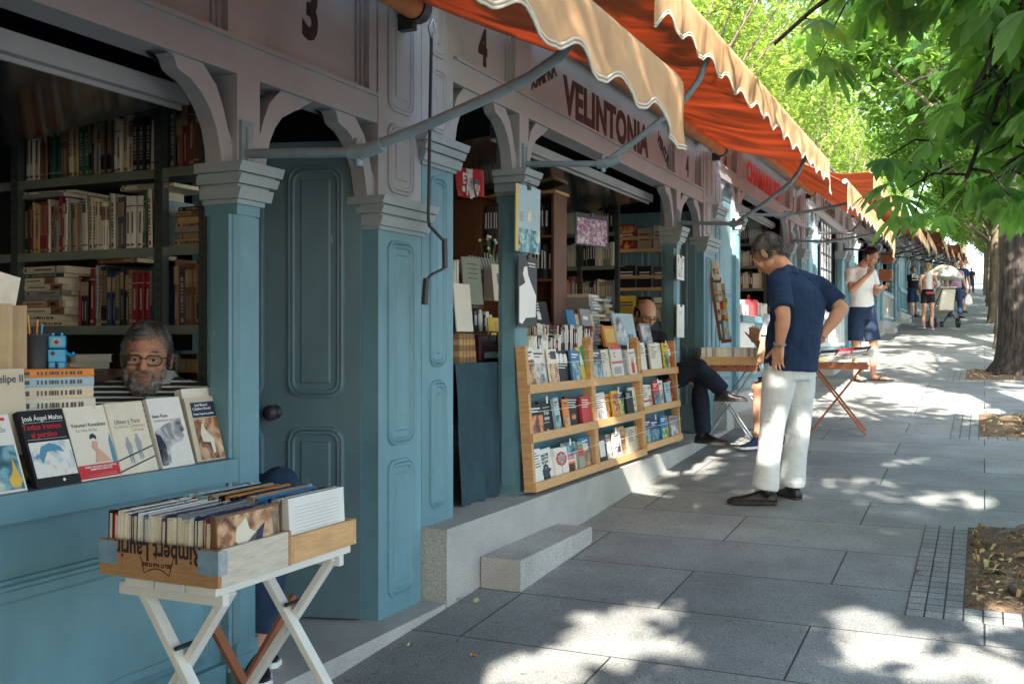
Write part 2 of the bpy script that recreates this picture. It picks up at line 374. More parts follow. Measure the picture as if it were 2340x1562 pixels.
for k in range(NST):
    O = stall_org(k); st = empty('book_stall', O); stalls.append(st)
    tag(st, STL[k] if k < 4 else f'distant teal book stall, {nth(k-4)} beyond the phone user going up the street', 'stall', 'book stalls in a row up the street')
    part('plinth', 'plinth', f_plinth, M['granite'], st)
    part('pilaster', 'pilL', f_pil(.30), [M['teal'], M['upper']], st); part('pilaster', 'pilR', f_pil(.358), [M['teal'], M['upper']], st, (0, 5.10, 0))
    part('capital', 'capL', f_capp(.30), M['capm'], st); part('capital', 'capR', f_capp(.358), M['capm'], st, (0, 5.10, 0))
    for y in (P0, P1):
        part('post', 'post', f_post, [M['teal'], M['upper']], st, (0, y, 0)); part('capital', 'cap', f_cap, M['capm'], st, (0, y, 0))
    for s_, y in ((1, .30), (-1, P0), (1, P0+PW), (-1, P1), (1, P1+PW), (-1, 5.10)):
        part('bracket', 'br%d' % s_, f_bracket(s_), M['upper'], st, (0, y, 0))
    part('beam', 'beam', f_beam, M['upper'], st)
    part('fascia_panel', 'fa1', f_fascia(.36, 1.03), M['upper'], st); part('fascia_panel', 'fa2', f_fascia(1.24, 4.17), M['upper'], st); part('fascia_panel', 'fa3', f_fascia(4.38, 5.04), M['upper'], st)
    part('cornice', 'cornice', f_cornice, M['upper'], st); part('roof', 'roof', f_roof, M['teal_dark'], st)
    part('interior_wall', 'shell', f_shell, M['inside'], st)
    part('counter_front', 'counter%d' % (k == 1), f_counter1 if k == 1 else f_counter, M['teal'], st)
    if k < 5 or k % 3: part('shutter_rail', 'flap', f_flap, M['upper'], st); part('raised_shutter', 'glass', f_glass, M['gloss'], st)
    else: part('closed_shutter', 'shut', f_shut, M['teal'], st)
    if k != 1: part('side_panel', 'blind', f_blind, M['teal'], st, (0, .31, 0))
    # door leaf, hinged at the right pilaster
    d = part('door', 'door', f_door, M['teal_dark'], st, (-.07, 5.085, .01), (0, 0, R(107 if k == 0 else 96 if k == 1 else 172 if k % 2 else 178)))
    part('knob', 'knob', f_knob, M['steel'] if k else M['iron'], d)
    for z in (.52, 1.42): part('hinge', 'hinge', f_hinge, M['steel'], d, (.03, .012, z))
for k in (-1, -2):          # the stalls just behind the camera: they shade the fronts
    O = stall_org(k); st = tag(empty('book_stall', O), f'teal book stall behind the viewer, {nth(-k-1)} down the street', 'stall', 'book stalls in a row up the street')
    for c in list(stalls[3].children):
        q = c.copy(); C.objects.link(q); q.parent = st
        for e in list(c.children): r = e.copy(); C.objects.link(r); r.parent = q
SIGN = {1: ('4', 'VELINTONIA', '4'), 2: ('5', 'CHAMARRUST', '5'), 3: ('6', 'LA CARMEN', '6'), 4: ('7', 'LIBROS', '7'), 5: ('8', 'LIBROS', '8')}
capsule_text(stalls[0], '3', .30, 4.70, 2.425, M['dark'], bold=.012, cond=.75)
capsule_text(stalls[0], 'y', .34, 3.86, 2.50, M['dark'], bold=.008, shear=.5)
for k, (a, b, c) in SIGN.items():
    capsule_text(stalls[k], a, .25, .73, 2.345, M['dark'], bold=.012, cond=.75)
    capsule_text(stalls[k], c, .24, 4.74, 2.345, M['dark'], bold=.012, cond=.75)
    capsule_text(stalls[k], b, .31, 2.72, 2.345, M['dark'] if k != 2 else M['red'], bold=.014, cond=.93, track=1.05)
capsule_text(stalls[1], 'COMPRA', .135, 1.50, 2.385, M['dark'], R(24), bold=.006, cond=.85)
capsule_text(stalls[1], 'VENTA', .125, 3.99, 2.375, M['dark'], R(-30), bold=.006, cond=.85)
# steps in front of the doors
for k in range(NST):
    O = stall_org(k)
    x, y = SX+.125, O.y+.34
    mb_loc = Vector((x, y+.0, 0))
    zt = gz(y)
    st_ = part('granite_step', 'step', f_step, M['granite'], None, (x, y, zt), bevel=.004)
    tag(st_, f'grey granite step against the plinth, {nth(k)} from the near end of the street', 'step', 'granite steps along the stalls')

# ------------------------------------------------------------- awnings
AW = [(.462, .422, .10), (.55, .533, .10), (.495, .33, .11), (.62, .585, .11)]
random.seed(4)
def awning(k):
    if 0 <= k < 4: a, h, vh = AW[k]
    else: a = random.uniform(.48, .64); h = random.uniform(.36, .60); vh = .11
    O = stall_org(k); ly = LS; xr = SX+.10; zr = O.z+(.616+.511)*D+.03
    xb = -a*D; zb = O.z+(h+.511)*D; vh *= D
    y0, y1 = O.y+(.05 if k == 1 else .12), O.y+LS-(.23 if k == 0 else .10)
    root = empty('awning', (SX, O.y, O.z)); f = lambda x, y, z: Vector((x-SX, y-O.y, z-O.z))
    lab = ['tan scalloped awning over stall number 3, nearest and cut by the top of the photo', 'long orange awning with scalloped tan valance over the second stall', 'orange awning with a pale drooping valance over the third stall', 'high orange awning seen from below beyond the leaves, over the fourth stall'][k] if 0 <= k < 4 else f'far orange awning, {nth(k-4)} beyond the high orange one' if k > 0 else f'orange awning behind the viewer, {nth(-k-1)} down the street'
    tag(root, lab, 'awning', 'orange awnings over the stalls')
    ny, nx = (110, 14) if k < 4 else (44, 5)
    rnd = random.Random(k+9)
    vs, fs = [], []
    for i in range(nx+1):
        u = i/nx
        for j in range(ny+1):
            v = j/ny; y = y0+(y1-y0)*v
            sag = -.035*math.sin(PI*u)*(1+.25*math.sin(v*9+k))+.012*math.sin(v*38+u*5+k)*math.sin(PI*u)-.012*abs(math.sin(v*PI*4))*u
            sag += .02*noise.noise(Vector((u*2.5, v*9, k)))
            vs.append(f(xr+(xb-xr)*u, y, zr+(zb-zr)*u+sag))
    for i in range(nx):
        for j in range(ny): p = i*(ny+1)+j; fs.append((p, p+1, p+ny+2, p+ny+1))
    mb = MB(); mb.add(vs, fs, 0, True); c = mb.build('canopy', M['canopy'], root)
    c.modifiers.new('thick', 'SOLIDIFY').thickness = .003
    # valance
    pitch = .37; ny2 = 260 if k < 3 else 120 if k < 6 else 60; nz = 8
    vs, fs, edge = [], [], []
    for j in range(ny2+1):
        y = y0+(y1-y0)*j/ny2; ph = 2*PI*(y-y0)/pitch+k
        ht = vh*(1-.06+.0)+(.030*math.sin(ph)+.008*math.sin(2*ph+.8))+.006*math.sin(y*2.3+k)
        edge_fac = .03*math.exp(-((y-y0)/.15)**2)+.05*math.exp(-((y1-y)/.18)**2)
        for i in range(nz+1):
            u = i/nz
            fold = .009*u*math.sin(ph+1.2)+.003*u*math.sin(y*31+k)+.022*u*noise.noise(Vector((y*1.7, u*1.5, k+5)))+.010*math.exp(-((y1-y)/.3)**2)*math.sin(y*40)*u+.004*noise.noise(Vector((y*22, u*3, k)))
            vs.append(f(xb+.030-(0 if i else .02)+fold, y, zb+.03-u*ht-edge_fac*u*2))
        edge.append(vs[-1])
    for j in range(ny2):
        for i in range(nz): p = j*(nz+1)+i; fs.append((p, p+1, p+nz+2, p+nz+1))
    mb = MB(); mb.add(vs, fs, 0, True); v = mb.build('valance', M['valance'], root); v.modifiers.new('thick', 'SOLIDIFY').thickness = .0025
    mb = MB()
    for e in ((0, .008) if k < 2 else (.003,)): mb.tube([p+Vector((0, 0, e*1.5)) for p in edge], .0045 if k < 2 else .006, 5)
    mb.build('trim', M['trim'], v)
    mb = MB(); mb.tube([f(xb, y0-.02, zb), f(xb, y1+.02, zb)], .022, 10); mb.build('front_bar', M['valance'] if k < 2 else M['metal'], root)
    mb = MB(); mb.tube([f(xr-.01, y0, zr-.03), f(xr-.01, y1, zr-.03)], .052, 14); mb.build('roller', M['roller'], root)
    mb = MB()
    for y in (y0-.03, y1+.03):
        mb = MB(); mb.tube([f(xr-.01, y-.03, zr-.03), f(xr-.01, y+.03, zr-.03)], .062, 12); mb.box(-.01, .08, f(0, y, 0).y-.02, f(0, y, 0).y+.02, zr-O.z-.12, zr-O.z-.05)
        mb.build('roller_bracket', M['iron'], root)
    for yl in (P0+PW/2, P1+PW/2-.02):
        y = O.y+yl; za = O.z+.787*D; jx = SX+.46; jz = za-.03
        mb = MB(); A = f(SX+.004, y, za); J = f(jx, y, jz); mb.tube([A, J], .0165, 10)
        mb.box(0, .012, A.y-.03, A.y+.03, A.z-.11, A.z+.11); mb.tube([A+Vector((.01, 0, .09)), A+Vector((.01, 0, -.09))], .008, 6)
        mb.build('arm', M['metal'] if k < 3 else M['iron'], root)
        mb = MB(); mb.tube([J+Vector((0, 0, -.045)), J+Vector((0, 0, .045))], .014, 8); mb.tube([J-Vector((.03, 0, 0)), J+Vector((.02, 0, 0))], .027, 10)
        mb.tube([J+Vector((.02, 0, 0)), J+Vector((.09, 0, .02))], .024, 10); mb.build('arm_joint', M['metal'] if k < 3 else M['iron'], root)
        B = f(xb-.0, y, zb-.01); dx, dz = B.x-J.x, B.z-J.z
        pts = [J+Vector((dx*t, 0, dz*w)) for t, w in ((.06, .03), (.35, .20), (.62, .38), (.78, .50), (.90, .64), (.975, .82), (1.0, 1.0))]
        q = []
        for i in range(len(pts)-1):
            for s_ in (0, .5): q.append(pts[i].lerp(pts[i+1], s_))
        q.append(pts[-1]); mb = MB(); mb.tube(q, .0165, 10); mb.build('arm', M['metal'] if k < 3 else M['iron'], root)
for k in list(range(NST))+[-1, -2]: awning(k)
# crank hanging from the first awning's gearbox
cy, cx = at(985, 60, x=SX+.12).y, SX+.12
zt = at(985, 70, x=cx).z; zb_ = at(990, 505, x=cx).z
def cp(px, py): return at(px, py, x=cx)
root = tag(empty('awning_crank', cp(985, 60)), 'dark iron winding crank hanging in front of the pilaster between the two nearest stalls', 'crank')
o_ = root.location
mb = MB(); mb.tube([p-o_ for p in (cp(986, 88), cp(983, 250), cp(979, 500), cp(981, 515), cp(1012, 548))], .0075, 8); mb.tube([p-o_ for p in (cp(1017, 612), cp(985, 628), cp(974, 640))], .0065, 8); mb.build('rod', M['iron'], root)
mb = MB(); mb.tube([p-o_ for p in (cp(1016, 545), cp(1017, 612))], .013, 10); mb.build('grip', M['iron'], root)
mb = MB(); mb.tube([p-o_ for p in (cp(974, 636), cp(970, 695))], .014, 10); mb.build('grip', M['iron'], root)
mb = MB(); mb.tube([p-o_+Vector((0, 0, 0)) for p in (cp(990, 45), cp(980, 62), cp(985, 88), cp(995, 62), cp(990, 45))], .006, 6); mb.build('hook', M['steel'], root)
# ------------------------------------------------------------- trees
def carve_targets():
    T = []
    def g_(px, py, r): T.append((at(px, py), r))
    for px, py, r in ((1130, 1545, .16), (1250, 1500, .15), (1340, 1420, .15), (1440, 1400, .17), (1540, 1385, .13), (1580, 1470, .12), (1420, 1470, .14), (1300, 1540, .18), (1520, 1530, .10), (1510, 1303, .06), (1760, 1283, .05), (1800, 1330, .045), (1415, 1280, .05), (1960, 1400, .15), (2030, 1440, .2), (2100, 1500, .17), (2250, 1430, .14), (2330, 1400, .16), (2280, 1500, .13), (2050, 1350, .07), (1930, 1480, .10), (1880, 1400, .08), (2180, 1390, .07), (1830, 1510, .09), (2320, 1550, .15), (2170, 1540, .12)): g_(px, py, r)
    for px, py, r in ((1490, 1085, .04), (1530, 1085, .04), (1570, 1086, .04), (1610, 1087, .035), (2170, 1160, .05), (2230, 1142, .06), (1740, 1120, .10), (2260, 940, .06), (2010, 955, .07), (2080, 935, .05)): g_(px, py, r)
    random.seed(11)
    for i in range(26):
        px = random.uniform(1880, 2330); py = random.uniform(745, 905)
        g_(px, py, random.uniform(.08, .3))
    for i in range(16):
        px = random.uniform(2060, 2260); py = random.uniform(690, 760); g_(px, py, random.uniform(.3, .7))
    # the valances and the canopies, the man's shoulder
    for y in np.arange(2.1, 4.0, .33): T.append((Vector((-1.06, y, 2.37)), random.uniform(.07, .17)))
    for y in np.arange(4.2, 9.3, .4): T.append((Vector((-1.26, y, 2.95)), random.uniform(.1, .24)))
    for y in np.arange(9.6, 14.8, .5): T.append((Vector((-1.15, y, 2.85)), random.uniform(.1, .26)))
    for i in range(46):
        y_ = random.uniform(-.5, 20)
        if not 3.2 < y_ < 4.9: T.append((Vector((random.uniform(-2.0, -1.2), y_, 3.2)), random.uniform(.12, .35)))
    T.append((Vector((.05, 6.45, 2.0)), .10)); T.append((Vector((-.15, 6.4, 1.9)), .09))
    return [(p, r*(1.35 if r < .1 else 1.12)) for p, r in T]
CT = carve_targets()
def keep_mask(pts, grow=0):
    m = np.ones(len(pts), bool); s = np.array(SUN)
    for p, r in CT:
        d = pts-np.array(p); k = d @ s; perp = d-np.outer(k, s)
        m &= ~((k > 0) & ((perp**2).sum(1) < (r+grow)**2))
    return m
def leaf_cloud(name, pts, size, m, parent, rng, narrow=.5, droop=.3, quads=1):
    """many small folded leaves, each a bent pair of faces of its own"""
    n = len(pts)
    a = rng.uniform(0, 2*np.pi, n); e = rng.normal(-droop, .5, n)
    d = np.stack([np.cos(a)*np.cos(e), np.sin(a)*np.cos(e), np.sin(e)], 1)
    up = rng.normal(0, .45, (n, 3)); up[:, 2] += 1
    w = np.cross(d, up); w /= np.linalg.norm(w, axis=1, keepdims=True)+1e-9; nn = np.cross(w, d)
    L = (size*rng.uniform(.6, 1.3, n))[:, None]; Wd = L*narrow*.5
    v = np.stack([pts, pts+d*L*.5+w*Wd+nn*L*.08, pts+d*L, pts+d*L*.5-w*Wd+nn*L*.08], 1).reshape(-1, 3)
    i = np.arange(n)*4; f = np.stack([i, i+1, i+2, i, i+2, i+3], 1).reshape(-1)
    me = bpy.data.meshes.new(name); me.vertices.add(len(v)); me.vertices.foreach_set('co', v.ravel())
    me.loops.add(len(f)); me.loops.foreach_set('vertex_index', f.astype(np.int32)); me.polygons.add(2*n)
    me.polygons.foreach_set('loop_start', np.arange(2*n, dtype=np.int32)*3); me.update(calc_edges=True); me.validate()
    me.materials.append(m); return me
def clump_points(rng, centers, rad, per):
    out = []
    for c, r in zip(centers, rad):
        q = rng.normal(0, 1, (per, 3)); q /= np.linalg.norm(q, axis=1, keepdims=True); q *= (rng.uniform(.25, 1, (per, 1))**.5)*r
        q[:, 2] *= .7; out.append(c+q)
    return np.concatenate(out)
def crown_centers(rng, n, rx, ry, rz, zc, hollow=.45):
    q = rng.normal(0, 1, (n, 3)); q /= np.linalg.norm(q, axis=1, keepdims=True); q *= rng.uniform(hollow, 1, (n, 1))
    return q*np.array([rx, ry, rz])+np.array([0, 0, zc])
def branches(mb, rng, base, tops, r0, m=0):
    for t in tops:
        t = Vector(t); b = Vector(base); mid = b.lerp(t, .5)+Vector(rng.uniform(-.3, .3, 3))+Vector((0, 0, .25)); n = 6
        pts = [b*(1-s)**2+mid*2*s*(1-s)+t*s*s for s in [i/n for i in range(n+1)]]
        mb.tube(pts, [r0*(1-.9*i/n) for i in range(n+1)], 6, m)
def trunk_mesh(rng, h, r, name='trunk', tops=(), rough=1, lean=(0, 0)):
    mb = MB(); n = 20 if r > .2 else 10; rs = []
    for i in range(26 if rough else 8):
        t = i/(25 if rough else 7); z = -.15+h*t*(1) ; fl = 1+.38*math.exp(-z/.14 if z > 0 else 0)+.10*math.exp(-abs(z)/.6)
        ring = []
        for k in range(n):
            a = 2*PI*k/n; rr = r*(1-.25*t)*fl
            rr *= 1+.10*noise.noise(Vector((math.cos(a)*1.6, math.sin(a)*1.6, z*.8+r*9)))+(.05*noise.noise(Vector((math.cos(a)*6, math.sin(a)*6, z*2.5))) if rough else 0)
            if z < .3: rr *= 1+.18*math.sin(a*5+r)*math.exp(-max(z, 0)/.15)
            ring.append(Vector((rr*math.cos(a)+lean[0]*t, rr*math.sin(a)+lean[1]*t, z)))
        rs.append(ring)
    mb.rings(rs); branches(mb, rng, (lean[0], lean[1], h-.35), tops, r*.25); return mb
def tree(label, group, loc, key, rng, h=3.2, r=.2, crown=(3, 3, 3), zc=5.5, n=60, per=250, lr=.9, size=.13, m='leaf', bark='bark', carve=False, narrow=.5, drop=None, tname='street_tree', notops=False):
    root = tag(empty(tname, loc), label, 'tree', group)
    if key in cache and not carve: cm, tm = cache[key]
    else:
        c = crown_centers(rng, n, *crown, zc); tops = [] if notops else [tuple(x) for x in c[:14]]
        pts = clump_points(rng, c, rng.uniform(.6, 1.2, n)*lr, per)
        if drop is not None: pts = pts[drop(pts+np.array(loc))]
        if carve: pts = pts[keep_mask(pts+np.array(loc))]
        cm = leaf_cloud('crown', pts, size, M[m], None, rng, narrow); tm = trunk_mesh(rng, h, r, tops=tops, rough=r > .2).mesh('trunk', M[bark]); cache[key] = (cm, tm)
    put('trunk', tm, root); put('crown', cm, root); return root
rng = np.random.default_rng(5)
# crowns behind and beside the camera that dapple the pavement
GRP = 'trees in a line along the pavement'
for i, y in enumerate((-14.8, -9.7, -4.7, -.6)):
    tree(f'street tree behind the viewer, {nth(i)} from the bottom of the street', GRP, (.75 if i < 3 else 1.1, y, gz(y)), f'sh{i}', rng, h=3.4, notops=True, r=.27, crown=(3.3, 3.1, 2.4), zc=5.9 if y < 0 else 6.4, n=75, per=330, lr=1.0, size=.19, m='leaf', carve=True, narrow=.6)

# the chestnut whose leaves hang into the picture
def palmate(rng, c, d, size, V, F):
    """five to seven long leaflets fanned from one stalk tip, hanging"""
    d = d/np.linalg.norm(d); up = np.array([0, 0, 1.0]); side = np.cross(d, up); side /= np.linalg.norm(side)+1e-9; nrm = np.cross(side, d)
    k = rng.integers(5, 8)
    for j in range(k):
        t = (j-(k-1)/2)/((k-1)/2); ang = t*1.25+rng.normal(0, .06); ln = size*(1-.35*abs(t))*rng.uniform(.9, 1.1)
        dd = d*math.cos(ang)+side*math.sin(ang)-up*.12*abs(t); dd /= np.linalg.norm(dd); ss = np.cross(dd, nrm); ss /= np.linalg.norm(ss); n2 = np.cross(ss, dd)
        w = ln*.150*rng.uniform(.9, 1.15); o = len(V); roll = rng.normal(0, .25); ss = ss*math.cos(roll)+n2*math.sin(roll); n2 = np.cross(ss, dd); b = rng.uniform(.12, .38)
        for s, wd in ((.03, .03), (.25, .45), (.5, .85), (.7, 1.0), (.86, .62), (1.0, .02)):
            mid = c+dd*ln*s-up*ln*b*s*s; cup = .20
            V.append(mid+ss*w*wd+n2*w*wd*cup); V.append(mid); V.append(mid-ss*w*wd+n2*w*wd*cup)
        for q in range(5):
            a = o+q*3; F.append((a, a+1, a+4, a+3)); F.append((a+1, a+2, a+5, a+4))
def chestnut(label, loc, r, limbs, rng, nleaf_scale=1, size=.19, h=3.4, lean=(0, 0), carve=True):
    root = tag(empty('chestnut_tree', loc), label, 'tree', GRP); L0 = np.array(loc)
    V, F = [], []; wood = MB(); tops = []
    base = Vector((lean[0], lean[1], h-.5))
    for (tx, ty, tz), cnt in limbs:
        t = Vector((tx, ty, tz)); mid = base.lerp(t, .45)+Vector((0, 0, .55+.2*rng.random())); n = 9
        pts = [base*(1-s)**2+mid*2*s*(1-s)+t*s*s for s in [i/n for i in range(n+1)]]
        wood.tube(pts, [max(.012, r*.33*(1-.97*i/n)) for i in range(n+1)], 7)
        for _ in range(int(cnt*nleaf_scale)):
            s = rng.uniform(.38, 1.0); i = min(int(s*n), n-1); p = pts[i].lerp(pts[i+1], s*n-i)
            off = Vector(rng.normal(0, 1, 3)); off.z = off.z*.55-.15; off = off.normalized()*rng.uniform(.25, .85)*(1.15-.5*s)
            q = p+off; wood.tube([p, p.lerp(q, .5)+Vector((0, 0, .06)), q], [.008, .006, .004], 4)
            for _k in range(rng.integers(3, 6)):
                hd = rng.uniform(0, 2*PI); dirn = np.array([math.cos(hd), math.sin(hd), rng.uniform(-1.1, -.1)])
                st = np.array(q)+np.array([math.cos(hd), math.sin(hd), -.2])*rng.uniform(.08, .16)
                palmate(rng, st, dirn, size*rng.uniform(.8, 1.2), V, F)
    V = np.array(V); 
    if carve:
        V3 = V.reshape(-1, 18, 3); km = keep_mask(V3[:, 9]+L0, .05); 
        F3 = np.array(F).reshape(-1, 10, 4); F = F3[km].reshape(-1, 4)
    me = bpy.data.meshes.new('crown'); me.from_pydata([tuple(v) for v in V], [], [tuple(int(i) for i in f) for f in F]); me.materials.append(M['leafbig'])
    for p in me.polygons: p.use_smooth = True
    tk = trunk_mesh(rng, h, r, lean=lean); put('trunk', tk.mesh('trunk', M['bark']), root); put('branches', wood.mesh('branches', M['bark']), root); put('crown', me, root)
rng = np.random.default_rng(21)
lim = []
for tx, ty, tz, c in ((-.95, -1.0, 2.55, 20), (-1.35, -.1, 2.85, 24), (-1.5, .8, 3.1, 24), (-.7, 1.3, 2.2, 22), (-.3, .0, 2.0, 26), (.3, .7, 2.1, 24), (-1.3, -.9, 3.5, 22), (-.5, -.6, 2.7, 20), (-1.6, .4, 3.9, 22), (.5, -.7, 3.3, 18), (-.5, 1.9, 2.6, 22), (-1.2, 2.1, 3.4, 20), (.8, 1.3, 2.5, 18), (.2, -1.6, 4.0, 16), (-1.4, -1.4, 4.6, 18), (1.8, .2, 4.0, 16), (1.2, -2, 4.6, 14), (-.6, .4, 5.3, 18), (-1.4, 1.6, 5.0, 16), (.2, 1.2, 3.2, 20), (-.2, .9, 4.0, 20), (1.3, 1.8, 4.2, 14), (-1.0, .5, 1.85, 22), (-.7, 1.0, 1.8, 24), (-1.25, 1.2, 1.95, 22), (-.35, .7, 1.8, 20), (-.95, -.1, 2.2, 20), (-.4, 1.5, 1.9, 22), (-1.1, 2.0, 2.3, 20), (-1.75, -.3, 3.2, 22), (-1.8, .5, 2.7, 20), (-1.9, -.9, 3.9, 20)):
    lim.append(((tx, ty, tz), c))
x, y = TREEX[0]; chestnut('near chestnut tree whose big drooping leaves fill the top right corner', (x, y, gz(y)), .24, [((a+(.22 if c < 2.4 and a < -.6 else 0), b, c+.12), n) for (a, b, c), n in lim], rng, .62)
lim2 = [((rng.uniform(-1.9, 2.2), rng.uniform(-2.2, 2.6), rng.uniform(3.2, 6.2)), 20) for _ in range(22)]
x, y = TREEX[1]; chestnut('chestnut tree standing just out of the right edge behind the near leaves', (x, y, gz(y)), .24, lim2, rng, 1.0)
lim3 = [((rng.uniform(-2.0, 2.2), rng.uniform(-2, 2), rng.uniform(3.2, 6)), 16) for _ in range(16)]
x, y = TREEX[2]; chestnut('thick dark trunked chestnut at the right edge, ridged bark and flared foot', (x, y, gz(y)), .31, lim3, rng, .9, h=4.2)
rng = np.random.default_rng(8)
for i in range(14):
    y = (9.2+2.25*i)*D; x = (.20-.012*i+rng.uniform(-.03, .03))*D
    if i == 0: lab = 'first slim trunk visible behind the thick dark trunk'
    else: lab = f'far street tree up the pavement, {nth(i)} beyond the thick dark trunk'
    tree(lab, GRP, (x, y, gz(y)), f'st{i%3}', rng, h=3.0, r=.19, crown=(2.7, 2.5, 1.9), zc=4.9, n=60, per=160, lr=.85, size=.2, m='leaf', bark='bark2').scale = ((1.25,)*3 if i < 4 else (1,)*3)
# trees of the garden behind the stalls
GG = 'sunlit garden trees rising behind the stalls'
rng = np.random.default_rng(31)
spots = []
for i in range(26):
    y = 9+i*3.9; x = -7.5-rng.uniform(0, 2.5)-(.06*i)
    spots.append((x, y))
for i in range(14): spots.append((-15-rng.uniform(0, 4), 16+i*8))
for y in (23, 31, 41, 54, -14, -6, 1, 6): spots.append((-6.4, y))
for i, (x, y) in enumerate(spots):
    kind = [0, 1, 2, 0, 2, 1, 0][i % 7]
    m = ['leafy', 'leafy', 'leafd'][kind]
    s = 1.0
    o = tree(f'{["yellow green feathery", "pale green airy", "darker green dense"][kind]} garden tree behind the stalls, {nth(i if i < 26 else i-26 if i < 40 else i-40)} along the {"front" if i < 26 else "back" if i < 40 else "nearest"} row', GG, (x, y, gz(y)-.3), f'gd{kind}', rng, h=4.2, r=.24, crown=(3.2, 3.2, 4.6), zc=7.2, n=[85, 80, 95][kind], per=[190, 150, 210][kind], lr=[.95, .8, 1.1][kind], size=[.17, .15, .2][kind], m=m, bark='bark2', narrow=[.45, .4, .6][kind], tname='garden_tree')
    sc_ = rng.uniform(.85, 1.25)*(1.0 if i < 26 or i > 39 else 1.5); o.scale = (sc_, sc_, sc_*rng.uniform(.9, 1.1)); o.rotation_euler.z = rng.uniform(0, 6.28)
# trees across the road, closing the view on the right and the far end
for i in range(12):
    y = -24+i*10; x = 9+rng.uniform(0, 2); o = tree(f'tree across the road, {nth(i)} from the near end', 'trees across the road', (x, y, gz(y)), 'gd2', rng, tname='garden_tree'); o.rotation_euler.z = i
for i in range(7):  # unseen row added behind the camera to block low sky light
    o = tree(f'added unseen tree blocking sky light behind the viewer, {nth(i)} from the west', 'added trees blocking sky light behind the viewer', (-9+i*3.6, -31-(i % 2)*3, gz(-31)-.3), 'gd2', rng, tname='garden_tree'); o.rotation_euler.z = i*2.1
for i in range(5):
    o = tree(f'tree closing the top of the street, {nth(i)} from the left', 'trees closing the street', (-6+i*4.0, 118, gz(118)-.5), 'gd%d' % (i % 3), rng, tname='garden_tree'); o.rotation_euler.z = i*1.3; o.scale = (1.4,)*3
# ------------------------------------------------------------- books
PAL = [('cream', (.72, .66, .50)), ('white', (.78, .77, .72)), ('black', (.018, .018, .022)), ('dark red', (.22, .025, .035)), ('red', (.55, .05, .05)), ('navy blue', (.02, .05, .14)), ('blue', (.04, .20, .42)), ('pale blue', (.40, .56, .62)), ('dark green', (.03, .11, .07)), ('grey green', (.32, .38, .30)), ('yellow', (.75, .52, .06)), ('orange', (.72, .25, .05)), ('brown', (.20, .10, .05)), ('tan', (.50, .36, .20)), ('grey', (.30, .31, .32)), ('charcoal', (.07, .07, .08)), ('beige', (.62, .54, .40)), ('purple', (.16, .06, .15)), ('ivory', (.80, .76, .64)), ('teal', (.04, .25, .26))]
PD = dict(PAL)
OLD = ['cream', 'black', 'dark red', 'ivory', 'brown', 'tan', 'white', 'navy blue', 'charcoal', 'beige', 'cream', 'grey green', 'black', 'white', 'beige', 'dark green', 'ivory', 'grey', 'tan', 'cream', 'pale blue', 'white', 'ivory', 'orange']
def unit_book(var):
    mb = MB(); c = .0
    mb.box(0, .06, .02, 1, 0, 1, 0); mb.box(.94, 1, .02, 1, 0, 1, 0)          # boards
    rs = []
    for z in (0, 1): rs.append([(0, .06, z), (.0, .02, z), (.2, .004, z), (.5, 0, z), (.8, .004, z), (1, .02, z), (1, .06, z), (.06, .06, z), (.94, .06, z)][:7])
    mb.rings([[Vector(p) for p in r] for r in rs], 0, False)
    mb.box(.06, .94, .06, .975, .012, .985, 1)
    e = -.006
    def band(z0, z1, m, a=.12, b=.88): mb.box(a, b, e, .004, z0, z1, m)
    if var == 1: band(.80, .82, 2, .0, 1); band(.30, .70, 2, .38, .62); band(.06, .10, 2, .25, .75)
    if var == 2:
        r = random.Random(3); z = .22
        while z < .82: w = r.uniform(.018, .04); band(z, z+w, 2, .30, .70); z += w+r.choice((.008, .01, .03))
        band(.05, .12, 2, .3, .7)
    if var == 3: band(.62, .90, 3, 0, 1); band(.70, .82, 2, .3, .7); band(.10, .5, 2, .42, .58)
    if var == 4: band(.93, .95, 2, 0, 1); band(.88, .90, 2, 0, 1); band(.70, .86, 2, .25, .75); band(.10, .12, 2, 0, 1)
    if var == 5:
        r = random.Random(8); z = .34
        while z < .92: w = r.uniform(.012, .03); band(z, z+w, 3, .22, .5); band(z+.003, z+w, 3, .58, .78); z += w+.01
        band(.04, .09, 3, .2, .8)
    return mb
UB = {}
M['yellow9'] = 0; del M['yellow9']; M['foil'] = mat('pale_spine_lettering', (.38, .36, .31), .6, .3, 60); M['inkb'] = mat('dark_spine_lettering', (.10, .09, .08), .6, .3, 60); M['foil2'] = mat('gold_spine_label', (.36, .26, .14), .6, .3, 60); M['inkr'] = mat('brown_spine_label', (.30, .16, .10), .6, .3, 60)
def ubook(var, dark):
    k = (var, dark)
    if k not in UB: UB[k] = unit_book(var).mesh('book', [M['cover'], M['paper'], M['foil'] if dark else M['inkb'], M['foil2'] if dark else M['inkr']])
    return UB[k]
NB = 0; MAXB = 296
STF = MB(); STC = []
GB = 'books on the shelves, racks, tables and in the boxes'
def book(col, size, mw, label, rng=random, var=None):
    """one closed book; size = thickness, depth, height; mw its world matrix"""
    global NB
    c = PD[col]; j = 1+rng.uniform(-.18, .18); c = tuple(min(.85, x*j) for x in c)
    v = rng.choice((1, 2, 2, 3, 4, 5, 0)) if var is None else var
    if NB < MAXB:
        NB += 1
        o = put('book', ubook(v, sum(c) < .9)); o.matrix_world = mw @ Matrix.Diagonal((*size, 1)); o.color = (*c, 1)
        tag(o, label, 'book', GB); return o
    if col not in STC: STC.append(col)
    m = STC.index(col)*2; T = mw @ Matrix.Diagonal((*size, 1))
    STF.box(0, 1, 0, .98, 0, 1, m, T); STF.box(.1, .9, .9, .985, .99, .998, m, T)
    STF.box(.3, .7, -.01, 0, .3, .8, 1 if m != 1 else 0, T)
